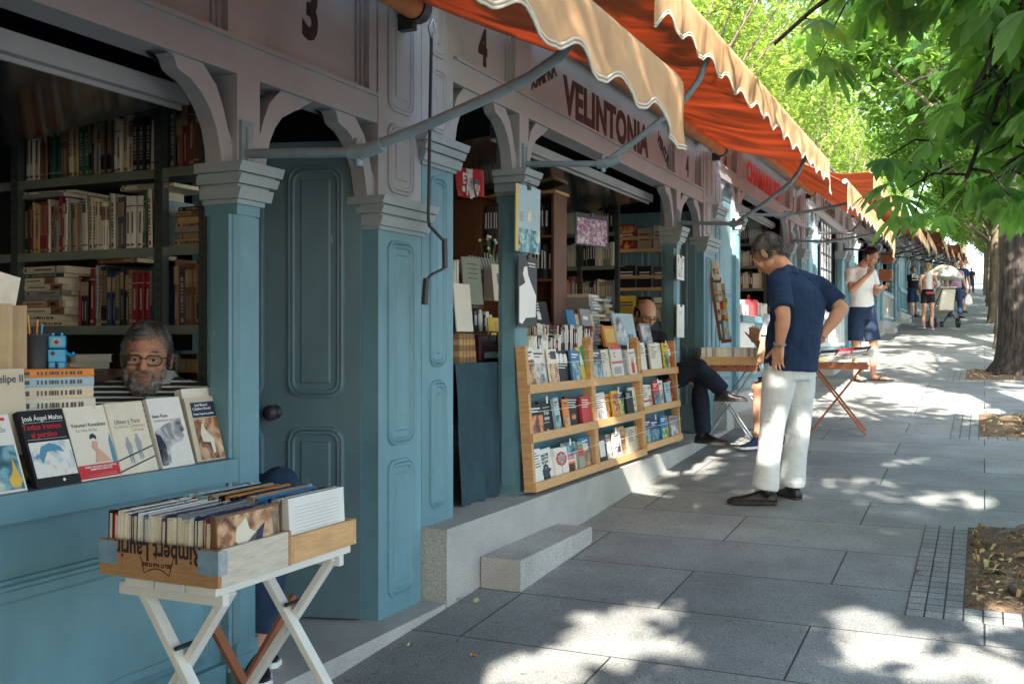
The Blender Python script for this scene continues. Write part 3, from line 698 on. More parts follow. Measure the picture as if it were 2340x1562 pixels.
def TR(p, rz=0, rx=0, ry=0):
    return Matrix.Translation(Vector(p)) @ Matrix.Rotation(rz, 4, 'Z') @ Matrix.Rotation(ry, 4, 'Y') @ Matrix.Rotation(rx, 4, 'X')
def row(p, L, hs, ds, ws, where, rz=0, seed=0, cols=OLD, rx=0, lean=.03, runs=True):
    """upright books side by side from p along local x, spines towards local -y"""
    r = random.Random(seed); x = 0; i = 0; B = TR(p, rz)
    col = r.choice(cols); rn = 0; h = r.uniform(*hs); w = r.uniform(*ws); v = None
    while True:
        if rn <= 0:
            col = r.choice(cols); h = r.uniform(*hs); w = r.uniform(*ws); rn = r.choice((1, 1, 1, 2, 3)) if runs else 1; v = r.choice((1, 2, 3, 4, 5)); d = r.uniform(*ds)
        if x+w > L: break
        le = r.uniform(-lean, lean) if rn == 1 else 0
        mw = B @ Matrix.Translation((x, r.uniform(0, .012), 0)) @ Matrix.Rotation(le, 4, 'Y') @ Matrix.Rotation(rx, 4, 'X')
        book(col, (w*.97, d, h), mw, f'{col} book, {nth(i)} from left {where}', r, v)
        x += w+abs(le)*.03; rn -= 1; i += 1
def stack(p, n, where, rz=0, seed=0, cols=OLD, w=(.15, .22), l=(.21, .26), t=(.014, .035)):
    """books lying flat; spine along local x at -y"""
    r = random.Random(seed); z = 0
    for i in range(n):
        tk = r.uniform(*t); ww = r.uniform(*w); ll = r.uniform(*l); col = r.choice(cols)
        B = TR(p, rz+r.uniform(-.09, .09)) @ Matrix.Translation((r.uniform(-.012, .012), r.uniform(-.012, .012), z))
        mw = B @ Matrix(((0, 0, 1, 0), (0, 1, 0, 0), (-1, 0, 0, tk), (0, 0, 0, 1)))
        book(col, (tk*.98, ww, ll), mw, f'{col} book lying flat, {nth(i)} from bottom {where}', r); z += tk
    return z
def picmat(name, cols, scale=14, dist=1.2):
    m = bpy.data.materials.new(name); m.use_nodes = True; N = m.node_tree.nodes; L = m.node_tree.links
    tc = N.new('ShaderNodeTexCoord'); oi = N.new('ShaderNodeObjectInfo'); n = N.new('ShaderNodeTexNoise'); n.noise_dimensions = '4D'
    n.inputs['Scale'].default_value = scale; n.inputs['Detail'].default_value = 5; n.inputs['Distortion'].default_value = dist
    ml = N.new('ShaderNodeMath'); ml.operation = 'MULTIPLY'; ml.inputs[1].default_value = 37; L.new(oi.outputs['Random'], ml.inputs[0]); L.new(ml.outputs[0], n.inputs['W'])
    L.new(tc.outputs['Object'], n.inputs['Vector']); r = N.new('ShaderNodeValToRGB'); L.new(n.outputs['Fac'], r.inputs[0]); e = r.color_ramp; e.interpolation = 'EASE'
    k = len(cols)
    for i, c in enumerate(cols):
        q = e.elements[i] if i < 2 else e.elements.new(.5); 
        q.color = (*c, 1)
    for i in range(k): e.elements[i].position = .33+.34*i/(k-1)
    for i, c in enumerate(cols): e.elements[i].color = (*c, 1)
    L.new(r.outputs[0], N['Principled BSDF'].inputs['Base Color']); N['Principled BSDF'].inputs['Roughness'].default_value = .4
    return m
PM = {'sepia': picmat('sepia_picture', [(.05, .02, .01), (.30, .12, .05), (.60, .36, .2), (.75, .6, .42)]), 'blue': picmat('blue_picture', [(.02, .04, .06), (.04, .16, .22), (.2, .42, .5), (.6, .65, .5)]),
      'pale': picmat('pale_picture', [(.12, .2, .35), (.5, .6, .68), (.8, .8, .74), (.8, .8, .76), (.75, .5, .3)]), 'grey': picmat('grey_picture', [(.05, .05, .06), (.3, .3, .31), (.6, .6, .6), (.75, .75, .73)]),
      'fire': picmat('fiery_picture', [(.02, .01, .02), (.25, .03, .02), (.7, .22, .05), (.8, .6, .2)]), 'green': picmat('green_picture', [(.02, .06, .02), (.08, .25, .1), (.4, .5, .15), (.75, .7, .4)]),
      'flower': picmat('flower_picture', [(.03, .06, .02), (.3, .08, .2), (.55, .4, .45), (.7, .68, .55)], 30), 'multi': picmat('many_coloured_picture', [(.05, .05, .2), (.6, .1, .08), (.8, .7, .3), (.1, .4, .45), (.85, .82, .75)], 20)}
TS = 0
def cover_book(label, loc, rot, w, h, t, col, items=(), name='book', count=True, cat='book'):
    """a book shown face on: width +x, front towards -y, height +z"""
    global NB
    NB += 1 if count else 0
    mb = MB(); mb.box(0, w, 0, .0012, 0, h, 0); mb.box(0, w, t-.0012, t, 0, h, 0); mb.box(0, .0012, .0012, t-.0012, 0, h, 0); mb.box(.0012, w-.003, .0012, t-.0012, .002, h-.002, 1)
    o = mb.build(name, [M['cover'], M['paper']]); c = PD[col] if isinstance(col, str) else col; o.color = (*c, 1)
    o.matrix_world = loc if isinstance(loc, Matrix) else TR(loc, rot[2], rot[0], rot[1])
    tag(o, label, cat, GB if name == 'book' else None)
    for it in items:
        if it[0] == 'r':      # rectangle, fractions of the cover
            _, x0, x1, z0, z1, m, nm = it; q = MB(); q.box(w*x0, w*x1, -.0008, -.0001, h*z0, h*z1); q.build(nm, M[m] if m in M else PM[m], o)
        elif it[0] == 't':
            _, s, size, cx, cz, m = it[:6]; kw = it[6] if len(it) > 6 else {}
            me = text_mesh(s, size, ext=.0002, **kw); me.materials.append(M[m] if m in M else PM[m]); put('title', me, o, (w*cx, -.0013, h*cz), (R(90), 0, 0))
        elif it[0] == 'p':    # polygon in cover fractions
            _, pts, m, nm = it; q = MB(); q.prism([(w*a, h*b) for a, b in pts], -.0016, -.0009, 0, 'y'); q.build(nm, M[m] if m in M else PM[m], o)
    return o
for nm, c in (('skinp', (.70, .42, .30)), ('navyp', (.02, .03, .07)), ('bluep', (.10, .30, .45)), ('yellowp', (.75, .50, .08)), ('greyp', (.35, .38, .40)), ('brownp', (.18, .10, .07)), ('creamp', (.75, .70, .55)), ('orangep', (.75, .25, .06)), ('greenp', (.05, .35, .12))): M[nm] = mat(nm[:-1]+'_print', c, .45, .08, 20)
# ---- first stall: leaning covers on the counter ledge
CX = -D-.005; CZT = stalls[0].location.z+.776
def shown(px, w, h, t, col, label, items, lean=20, dx=0, dz=0, tw=0):
    p = at(px, 1100, x=CX+dx); p.z = CZT+dz
    return cover_book(label, Matrix.Translation(p) @ Matrix.Rotation(R(90+tw), 4, 'Z') @ Matrix.Rotation(-R(lean), 4, 'X'), None, w, h, t, col, items)
shown(-52, .150, .213, .018, 'white', 'white paperback with a yellow pear shape on blue, far left on the counter ledge', [('t', 'dición de', .022, .60, .80, 'greyp'), ('r', .10, .96, .03, .60, 'blue', 'picture'), ('p', [(.72, .06), (.88, .05), (.95, .14), (.90, .24), (.84, .44), (.80, .26), (.68, .16)], 'yellowp', 'painted_shape'), ('r', .80, .90, .92, .96, 'red', 'logo')], 21)
shown(86, .148, .218, .02, 'black', 'black paperback José Ángel Mañas with red title on the counter ledge', [('t', 'José Ángel Mañas', .019, .50, .89, 'whitep', dict(bold=.0002)), ('t', 'Todos iremos\nal paraíso', .0225, .44, .725, 'red', dict(bold=.0002)), ('r', .06, .94, .835, .838, 'whitep', 'rule'), ('r', .06, .94, .615, .618, 'whitep', 'rule'), ('r', .05, .97, .12, .58, 'pale', 'picture'), ('p', [(.2, .40), (.3, .52), (.5, .56), (.72, .50), (.78, .42), (.6, .46), (.4, .44), (.26, .30)], 'bluep', 'painted_hair'), ('t', '◆', .012, .62, .06, 'whitep')], 21)
shown(187, .146, .218, .018, 'ivory', 'white paperback Yasunari Kawabata with a red paper band, on the counter ledge', [('t', 'Yasunari Kawabata', .0165, .50, .74, 'navyp'), ('t', 'La casa de las', .014, .42, .67, 'greyp'), ('r', .0, 1.0, .02, .20, 'red', 'paper_band'), ('t', 'PREMIO NACIONAL DE LA CRÍTICA,\nPREMIO DE LITERATURA', .0072, .55, .15, 'whitep', dict(bold=.0002)), ('r', .15, .9, .07, .075, 'whitep', 'text_line'), ('r', .15, .9, .045, .05, 'whitep', 'text_line'), ('p', [(.45, .22), (.52, .36), (.44, .44), (.50, .52), (.62, .50), (.58, .42), (.70, .34), (.85, .22)], 'skinp', 'painted_figure'), ('p', [(.44, .54), (.46, .60), (.54, .62), (.61, .58), (.60, .53), (.54, .56)], 'navyp', 'painted_hair'), ('p', [(.88, .2), (.90, .5), (.96, .6), (.985, .4), (.985, .2)], 'bluep', 'painted_cloth')], 20)
shown(278, .150, .222, .022, 'beige', 'cream paperback with two figures sitting on a rail, on the counter ledge', [('r', .02, .98, .0, .98, 'creamp', 'cover_paper'), ('t', 'Ulises y Yacir', .019, .48, .72, 'navyp'), ('t', 'Cristina Cerezales', .0165, .52, .655, 'sepia'), ('t', 'Laforet', .0165, .70, .595, 'sepia'), ('p', [(0, .20), (1, .36), (1, .34), (0, .18)], 'navyp', 'rail'), ('p', [(0, .05), (1, .21), (1, .19), (0, .03)], 'navyp', 'rail')]+[('p', [(a+x, b+y) for x, y in ((-.05, .0), (-.07, .14), (-.03, .19), (-.03, .23), (.03, .23), (.04, .18), (.09, .12), (.06, .0), (.07, -.12), (.03, -.14), (.01, -.04), (-.01, -.14), (-.04, -.12))], 'greyp', 'painted_figure') for a, b in ((.36, .27), (.62, .31))], 19)
shown(372, .143, .225, .016, 'white', 'white paperback with a grey face in profile, on the counter ledge', [('t', 'Isaac Rosa', .016, .28, .74, 'navyp'), ('t', 'la habitación oscura', .0125, .42, .675, 'greyp'), ('p', [(.02, .05), (.02, .52), (.30, .60), (.62, .66), (.90, .70), (.86, .60), (.93, .52), (.84, .48), (.86, .42), (.78, .36), (.50, .32), (.34, .24), (.30, .06)], 'grey', 'face_picture'), ('p', [(.02, .04), (.02, .50), (.16, .46), (.26, .30), (.20, .04)], 'navyp', 'hair_picture')], 18)
shown(452, .136, .215, .03, 'beige', 'paperback José Manuel Caballero Bonald with a brown desert photograph, right end of the ledge', [('r', .16, .99, .68, .92, 'navyp', 'title_panel'), ('t', 'José Manuel\nCaballero Bonald', .0125, .52, .845, 'whitep', dict(bold=.0001)), ('t', 'Tiempo de guerras perdidas', .0085, .55, .735, 'whitep', dict(bold=.0002)), ('r', .16, .99, .02, .67, 'sepia', 'photograph'), ('p', [(.34, .30), (.30, .42), (.36, .52), (.40, .58), (.46, .58), (.48, .50), (.60, .40), (.72, .34), (.70, .12), (.62, .10), (.58, .28)], 'creamp', 'seated_figure')], 16, dx=-.02)
shown(-60, .17, .235, .03, 'beige', 'tall grey green book Felipe II standing behind the leaning paperbacks at far left', [('t', 'Felipe II', .030, .70, .88, 'navyp', dict(bold=.0003))], 5, dx=-.09, dz=.085)
shown(440, .15, .24, .03, 'ivory', 'pale book standing behind the brown desert paperback', [('r', .1, .3, .5, .8, 'navyp', 'label')], 12, dx=-.06)
# stack of thick volumes on the counter behind the paperbacks
r_ = random.Random(2); z = CZT
p = at(46, 900, x=CX-.16)
for i, (tk, ll, col) in enumerate(((.034, .20, 'beige'), (.036, .205, 'ivory'), (.034, .205, 'beige'), (.028, .205, 'pale blue'), (.024, .205, 'orange'))):
    zz = at(100, 950, x=CX-.16).z-.02+sum((.034, .036, .034, .028, .024)[:i])
    mw = Matrix.Translation((p.x, p.y, zz)) @ Matrix.Rotation(R(66+r_.uniform(-3, 3)), 4, 'Z') @ Matrix(((0, 0, 1, 0), (0, 1, 0, 0), (-1, 0, 0, tk), (0, 0, 0, 1)))
    book(col, (tk, .15, ll), mw, f'thick {col} volume, {nth(i)} from the bottom of the stack under the blue toy robot', r_, 2)
TOPZ = zz+.024
stack((p.x-.03, p.y+.02, CZT), 2, 'hidden low on the counter beside the seller', R(66), 4, ['tan', 'brown'], t=(.025, .03))
# pen pot, toy robot, big brown folders
q = at(80, 800, x=CX-.22); pot = tag(empty('pen_pot', (q.x, q.y, TOPZ)), 'dark pen pot with pencils and red scissors beside the toy robot', 'pot')
b = MB(); b.lathe([(.038, 0), (.042, .095), (.045, .10), (.041, .10), (.036, .01)], n=20); b.build('pot_body', M['iron'], pot)
for i, (x, y, c) in enumerate(((-.02, 0, 'yellowp'), (-.008, .012, 'orangep'), (.02, 0, 'bluep'), (.012, -.015, 'navyp'))):
    b = MB(); b.tube([(x*.6, y*.6, .01), (x*1.5, y*1.5, .155-.012*i)], .0035, 6); b.build('pencil', M[c], pot)
b = MB(); b.bar((-.015, .01, .05), (-.035, 0, .14), .012, .008); b.bar((-.005, -.01, .05), (-.02, -.02, .13), .010, .006); b.build('scissors', M['red'], pot)
q = at(131, 800, x=CX-.17); rob = tag(empty('toy_robot', (q.x, q.y, TOPZ), R(40)), 'small bright blue plastic toy robot standing on the stack of volumes', 'toy')
M['robot'] = mat('blue_plastic', (.02, .36, .66), .3, .05)
b = MB(); b.box(-.024, .024, -.014, .014, .018, .056); b.build('torso', M['robot'], rob, bevel=.003)
b = MB(); b.box(-.023, .023, -.013, .013, .059, .096); b.build('head', M['robot'], rob, bevel=.004)
for s in (-1, 1):
    b = MB(); b.box(s*.013-.009, s*.013+.009, -.014, .014, 0, .018); b.build('leg', M['robot'], rob, bevel=.002)
    b = MB(); b.tube([(s*.024, 0, .045), (s*.04, -.004, .036), (s*.046, -.012, .044)], .005, 8); b.build('arm', M['robot'], rob)
    b = MB(); b.tube([(s*.012, 0, .096), (s*.012, 0, .104)], .004, 8); b.build('ear', M['robot'], rob)
b = MB(); b.box(-.014, .014, -.0155, -.013, .066, .088); b.build('face_plate', M['greyp'], rob)
b = MB(); b.tube([(0, -.0155, .077), (0, -.018, .077)], .006, 12); b.tube([(-.01, -.014, .044), (-.01, -.017, .044)], .006, 12); b.build('dial', M['iron'], rob)
for i, (px, c, ww) in enumerate(((-25, 'tan', .06), (22, 'tan', .045))):
    q = at(px, 900, x=CX-.19); mw = Matrix.Translation((q.x, q.y, q.z-.02)) @ Matrix.Rotation(R(58), 4, 'Z')
    book(c, (ww, .18, .27), mw, f'tall {c} cardboard volume, {nth(i)} from the left edge behind the counter', r_, 0)
# little pale lamp shade edge and a lectern of paper at the far left
b = MB(); q = at(-22, 690, x=CX-.24); b.box(0, .01, -.06, .075, -.07, .09, 0, Matrix.Translation(q) @ Matrix.Rotation(R(-12), 4, 'X')); tag(b.build('paper_sheet', M['paper']), 'blank cream card standing at the left edge of the photo above the tan volumes', 'card')
# ---- first stall: metal shelving seen through the opening
def shelving(label, x0, x1, y, levels, depth, zf, ups, m='shelfm', name='metal_shelf'):
    root = tag(empty(name, (x0, y, zf)), label, 'shelving')
    for i, z in enumerate(levels):
        b = MB(); b.box(0, x1-x0, 0, depth, z-zf-.004, z-zf); b.box(0, x1-x0, -.002, .0, z-zf-.036, z-zf); b.build('shelf', M[m], root)
    for u in ups:
        b = MB(); top = levels[0]-zf+.03
        b.box(u-x0-.02, u-x0+.02, -.004, -.0022, 0, top); b.box(u-x0-.02, u-x0-.018, -.004, .035, 0, top); b.box(u-x0-.002+.02, u-x0+.02, -.004, .035, 0, top)
        if m != 'shelfm': b.build('upright', M[m], root)
        if m == 'shelfm':
            z = .3
            while z < top-.03: b.box(u-x0-.005, u-x0+.005, -.0052, -.0042, z, z+.014, 1); z += .038
            b.build('upright', [M['upm'], M['iron']], root)
M['upm'] = mat('dark_upright', (.07, .085, .08), .5)
YS = 1.33*D; LV = [2.41, 2.104, 1.799, 1.493, 1.19, .88]
z0 = stalls[0].location.z
shelving('green grey metal shelving full of books behind the bearded seller', -4.55, -2.69, YS, LV, .30, z0, (-4.5, -3.735, -2.935, -2.71))
wr = 'on the {} shelf behind the seller'
row((-3.70, YS+.02, LV[1]), .75, (.21, .29), (.2, .24), (.014, .036), wr.format('top'), 0, 3)
row((-3.70, YS+.02, LV[2]), .75, (.19, .235), (.16, .2), (.012, .030), wr.format('second'), 0, 7)
row((-3.40, YS+.02, LV[3]), .45, (.20, .25), (.16, .2), (.014, .032), wr.format('third'), 0, 12, ['charcoal', 'black', 'brown', 'tan', 'navy blue', 'dark red', 'grey', 'cream', 'black'])
row((-2.90, YS+.02, LV[1]), .17, (.20, .28), (.18, .22), (.016, .035), 'on the top shelf just left of the first post', 0, 13, ['black', 'charcoal', 'dark red', 'brown', 'ivory', 'grey'])
row((-2.88, YS+.02, LV[3]), .16, (.2, .26), (.18, .22), (.016, .035), 'on the third shelf just left of the first post', 0, 14, ['ivory', 'charcoal', 'brown'])
stack((-3.72, YS+.03, LV[3]), 10, 'on the third shelf behind the pen pot', 0, 21, ['tan', 'grey', 'cream', 'beige', 'dark green', 'grey', 'ivory'], t=(.018, .035))
stack((-3.72, YS+.02, LV[2]+.232), 2, 'across the second row at left', 0, 22, ['ivory', 'grey'], t=(.012, .018), l=(.26, .3))
stack((-3.15, YS+.02, LV[2]+.232), 2, 'across the second row at right', .04, 23, ['ivory', 'cream'], t=(.01, .016), l=(.24, .3))
stack((-3.30, YS+.03, LV[3]+.252), 2, 'across the third row', .0, 26, ['brown', 'tan'], t=(.014, .02))
stack((-2.88, YS+.03, LV[2]), 7, 'beside the upright left of the first post', 0, 24, ['tan', 'tan', 'beige', 'black', 'ivory', 'grey'], t=(.016, .03), l=(.15, .18))
row((-3.0, YS+.04, LV[4]), .26, (.18, .25), (.16, .2), (.014, .034), 'on the low shelf right of the seller', 0, 17, ['dark green', 'charcoal', 'dark green', 'grey', 'black'])
stack((-3.64, YS+.03, LV[4]), 6, 'at the left end of the low shelf', 0, 27, ['beige', 'ivory', 'grey', 'tan'], t=(.02, .035))
stack((-3.35, YS+.02, LV[4]), 5, 'on the low shelf left of the seller', 0, 25, ['beige', 'grey', 'grey green', 'brown'], t=(.02, .035))
# ---- wine box table in front of the first stall
TT = CZ-.25*D           # table top height
A = Vector((-.697*D, .808*D)); 
tb = tag(empty('folding_table', (A.x-.30, A.y-.01, 0)), 'white folding table with crossed legs carrying the two wooden boxes of books', 'table')
def TL(x, y, z): return (x-tb.location.x, y-tb.location.y, z)
xa, xb_, ya, yb = A.x-.30, A.x-.012, A.y+.012, A.y+.57
for i in range(3):
    b = MB(); w3 = (xb_-xa)/3; b.box(xa+i*w3-tb.location.x, xa+(i+1)*w3-.006-tb.location.x, ya-tb.location.y, yb-tb.location.y, TT-.024, TT-.004); b.build('top_slat', M['white'], tb, bevel=.002)
for y in (ya+.03, yb-.05):
    b = MB(); b.box(xa-.05-tb.location.x, xb_-.01-tb.location.x, y-tb.location.y, y+.022-tb.location.y, TT-.055, TT-.0245); b.build('rail', M['white'], tb, bevel=.002)
for i, y in enumerate((ya+.055, yb-.075)):
    g_ = gz(y); zp = TT-.055-.185
    for j, (xt, xf) in enumerate(((xa+.0, xa+.0+.50), (xb_-.03, xb_-.03-.50))):
        b = MB(); yy = y+.024*j; b.bar(TL(xt, yy, TT-.03), TL(xt+(xf-xt)*1.0, yy, g_), .020, .034, up=(0, 1, 0)); b.build('leg', M['white'], tb, bevel=.002)
    b = MB(); t_ = .5; b.tube([TL((xa+xb_-.03)/2, y-.02, TT-.03-(TT-g_)*.19), TL((xa+xb_-.03)/2, y+.05, TT-.03-(TT-g_)*.19)], .006, 8); b.build('bolt', M['iron'], tb)
def crate(label, x0, x1, y0, y1, z, h, mats, printed=False):
    rt = tag(empty('wooden_box', (x0, y0, z)), label, 'box'); X, Y = x1-x0, y1-y0; t = .012
    for nm, q, m in (('side_board', (0, X, 0, t, 0, h), mats[0]), ('side_board', (0, X, Y-t, Y, 0, h), mats[0]), ('end_board', (X-t, X, t+.0005, Y-t-.0005, 0, h), mats[1]), ('end_board', (0, t, t+.0005, Y-t-.0005, 0, h), mats[1]), ('base', (t, X-t, t, Y-t, .002, .012), mats[0])):
        b = MB(); b.box(*q); b.build(nm, M[m], rt, bevel=.0015)
    if printed:
        me = text_mesh('Rimbert Laurin', .062, bold=.0012, ext=.0003, cond=.72); me.materials.append(M['dark'])
        o = put('printed_mark', me, rt); o.matrix_local = Matrix.Translation((X*.5, -.0010, h*.80)) @ Matrix.Rotation(R(90), 4, 'X') @ Matrix.Rotation(PI, 4, 'Z')
        me = text_mesh('BRUT NATURE', .014, ext=.0003, bold=.0003); me.materials.append(M['dark'])
        o = put('printed_mark', me, rt); o.matrix_local = Matrix.Translation((X*.50, -.0010, h*.44)) @ Matrix.Rotation(R(90), 4, 'X') @ Matrix.Rotation(PI, 4, 'Z')
        b = MB(); pts = [(X*.36, -.001, h*.66), (X*.38, -.001, h*.40), (X*.395, -.001, h*.18)]+[(X*(.395+.21*s), -.001, h*(.18+.16*math.sin(PI*s))) for s in (.2, .4, .6, .8)]+[(X*.605, -.001, h*.18), (X*.62, -.001, h*.40), (X*.64, -.001, h*.66)]
        b.tube(pts, .0012, 4); b.build('printed_shield', M['dark'], rt)
        for x_ in (0, X-.058):
            b = MB(); b.box(x_-.001, x_+.059, -.0018, 0, h*.33, h*.97); b.box(*((-.0018, -.0005, -.0018, .03, h*.33, h*.97) if x_ == 0 else (X+.0005, X+.0018, -.0018, .03, h*.33, h*.97))); b.build('metal_corner', M['steel'], rt)
    return rt
BH = .088
bx0, bx1, by0, by1 = A.x-.37, A.x, A.y, A.y+.275
crate('long wooden wine box printed upside down with metal corners, full of paperbacks', bx0, bx1, by0, by1, TT, BH, ('wine', 'wine2'), True)
by2 = by1+.004; crate('shorter pale pine box of books behind the printed wine box', bx0-.01, bx1-.005, by2, by2+.30, TT, BH*.8, ('woodh', 'wood'))
def spine_up(x0, x1, y, z, L, where, seed, cols, hs=(.165, .195), ws=(.007, .017)):
    r = random.Random(seed); x = x0; i = 0
    while x < x1-.01:
        w = r.uniform(*ws); h = r.uniform(*hs); zz = z+r.uniform(-.006, .008); col = r.choice(cols)
        mw = Matrix.Translation((x, y+r.uniform(0, .012), zz)) @ Matrix.Rotation(R(r.uniform(-1, 1)), 4, 'Z') @ Matrix.Rotation(R(1.5), 4, 'Y') @ Matrix.Rotation(R(-90), 4, 'X')
        book(col, (w, min(.118, zz-TT-.014), h), mw, f'{col} paperback on edge, {nth(i)} from the wall {where}', r, r.choice((0, 1, 2, 4))); x += w+.0006; i += 1
BC = ['white', 'white', 'red', 'ivory', 'cream', 'dark red', 'ivory', 'red', 'cream', 'white', 'navy blue', 'purple', 'white', 'pale blue', 'grey', 'tan', 'black', 'orange', 'blue']
spine_up(bx0+.014, bx1-.036, by0+.016, TT+.150, 0, 'in the printed wine box', 5, BC, (.225, .25))
spine_up(bx0+.004, bx1-.040, by2+.014, TT+.155, 0, 'in the pale pine box', 6, ['ivory', 'black', 'charcoal', 'white', 'pale blue', 'blue', 'grey', 'orange', 'tan', 'black'], (.24, .27))
cover_book('paperback with a brown and violet picture facing the street in the printed wine box', Matrix.Translation((bx1-.016, by0+.018, TT+.012)) @ Matrix.Rotation(R(90), 4, 'Z') @ Matrix.Rotation(R(-3), 4, 'X'), None, .235, .148, .016, 'brown', [('r', .02, .98, .03, .97, 'sepia', 'picture'), ('p', [(.3, .75), (.45, .9), (.5, .7), (.62, .62), (.56, .45), (.4, .4), (.28, .55)], 'creamp', 'painted_shape'), ('p', [(.35, .4), (.6, .62), (.75, .75), (.7, .5), (.55, .3)], 'navyp', 'painted_shape'), ('r', .88, .97, .1, .9, 'whitep', 'title_strip')])
cover_book('white paperback back cover facing the street at the end of the pine box', Matrix.Translation((bx1-.018, by2+.016, TT+.012)) @ Matrix.Rotation(R(90), 4, 'Z') @ Matrix.Rotation(R(-3), 4, 'X'), None, .25, .152, .02, 'white', [('r', .1, .9, .05+.06*i, .056+.06*i, 'greyp', 'text_line') for i in range(3, 14)])
# brown folding stool whose crossed legs show under the table
st_ = tag(empty('folding_stool', at(570, 1500, x=-2.24)), 'orange brown wooden folding stool, only its crossed legs showing under the white table', 'stool'); o_ = st_.location.copy()
for a, b_ in (((672, 1362), (515, 1640)), ((488, 1430), (600, 1640))):
    b = MB(); b.bar(at(*a, x=-2.18)-o_, at(*b_, x=-2.18 if a[0] > 600 else -2.16)-o_, .03, .018, up=(1, 0, 0)); b.build('leg', M['redwood'], st_, bevel=.002)
# ---- second stall: three wooden display racks
def rack(label, y0, y1, xf, zb, H, rails, lean, wside='wood', cols=None, seed=0, where='', skip=()):
    rt = tag(empty('display_rack', (xf, y0, zb)), label, 'rack', 'wooden display racks below the counter'); W_ = y1-y0
    rt.matrix_world = Matrix.Translation((xf, y0, zb)) @ Matrix.Rotation(R(90), 4, 'Z') @ Matrix.Rotation(-R(lean), 4, 'X')
    for x in (0, W_-.032):
        b = MB(); b.box(x, x+.032, 0, .060, 0, H); b.build('side', M['wood'], rt, bevel=.002)
    for i, z in enumerate(rails):
        b = MB(); b.box(.0325, W_-.0325, .004, .058, z, z+.012); b.build('shelf_board', M['woodh'], rt)
        b = MB(); b.box(.0, W_, -.013, -.0005, z, z+.05); b.build('front_rail', M['woodh'], rt, bevel=.0015)
        b = MB(); b.tube([(.0, -.012, z+.165), (W_/2, -.009, z+.158), (W_, -.012, z+.167)], .0016, 5); b.build('elastic_cord', M['whitep'], rt)
    return rt
def face_row(rt_loc, lean, W_, z, specs, where, seed, hmax=.21, pad=.04):
    r = random.Random(seed); x = pad; B = Matrix.Translation(rt_loc) @ Matrix.Rotation(R(90), 4, 'Z') @ Matrix.Rotation(-R(lean), 4, 'X')
    wt = sum(s[1] for s in specs); sc_ = (W_-2*pad)/wt
    for i, s in enumerate(specs):
        col, w, pic = s[0], s[1]*sc_*1.04, s[2]; h = r.uniform(.88, 1.0)*hmax; its = []
        if pic == 'band': its = [('r', .0, 1, .55, .8, r.choice(('red', 'whitep', 'navyp', 'yellowp')), 'colour_band'), ('r', .15, .85, .86, .89, 'whitep' if sum(PD[col]) < .9 else 'navyp', 'text_line')]
        elif pic == 'tx': its = [('r', .12, .12+r.uniform(.4, .76), .88-.07*q, .905-.07*q, 'whitep' if sum(PD[col]) < .9 else 'navyp', 'text_line') for q in range(r.randint(3, 6))]
        elif pic: its = [('r', .06, .94, .04, r.uniform(.5, .72), pic, 'picture'), ('r', .12, .8, .86, .90, 'whitep' if sum(PD[col]) < .9 else 'navyp', 'text_line'), ('r', .12, .6, .79, .82, 'whitep' if sum(PD[col]) < .9 else 'red', 'text_line')]
        its += list(s[3]) if len(s) > 3 else []
        loc = B @ Matrix.Translation((x, .006+.019*(i % 2), z+.0125)) @ Matrix.Rotation(R(r.uniform(-3, 3)), 4, 'Y') @ Matrix.Rotation(R(-4), 4, 'X')
        cover_book(f'{col} paperback face on, {nth(i)} from left {where}', loc, None, w, h, r.uniform(.008, .02), col, its)
        x += s[1]*sc_
    # price slips
    for q in range(1):
        x = r.uniform(.2, .8)*W_; b = MB(); b.box(0, .022, 0, .001, 0, .04); o = b.build('price_slip', M['whitep']); o.matrix_world = B @ Matrix.Translation((x, .008, z+hmax*.93)); tag(o, f'small white price slip clipped to a paperback {where}', 'label', 'price slips on the racks')
st1 = stalls[1].location; ZP = st1.z+.004; XF = -D+.10; LN = 4
ys = (5.055, 6.075, 7.056, 8.01); RH = .79; RL = (.0, .265, .53)
for i in range(3):
    rack(f'honey coloured wooden display rack, {("left", "middle", "right")[i]} one of the three below the counter of stall 4', ys[i], ys[i+1]-.004, XF, ZP+(.02 if i < 2 else .045), RH+(.0 if i != 1 else .05), RL, LN)
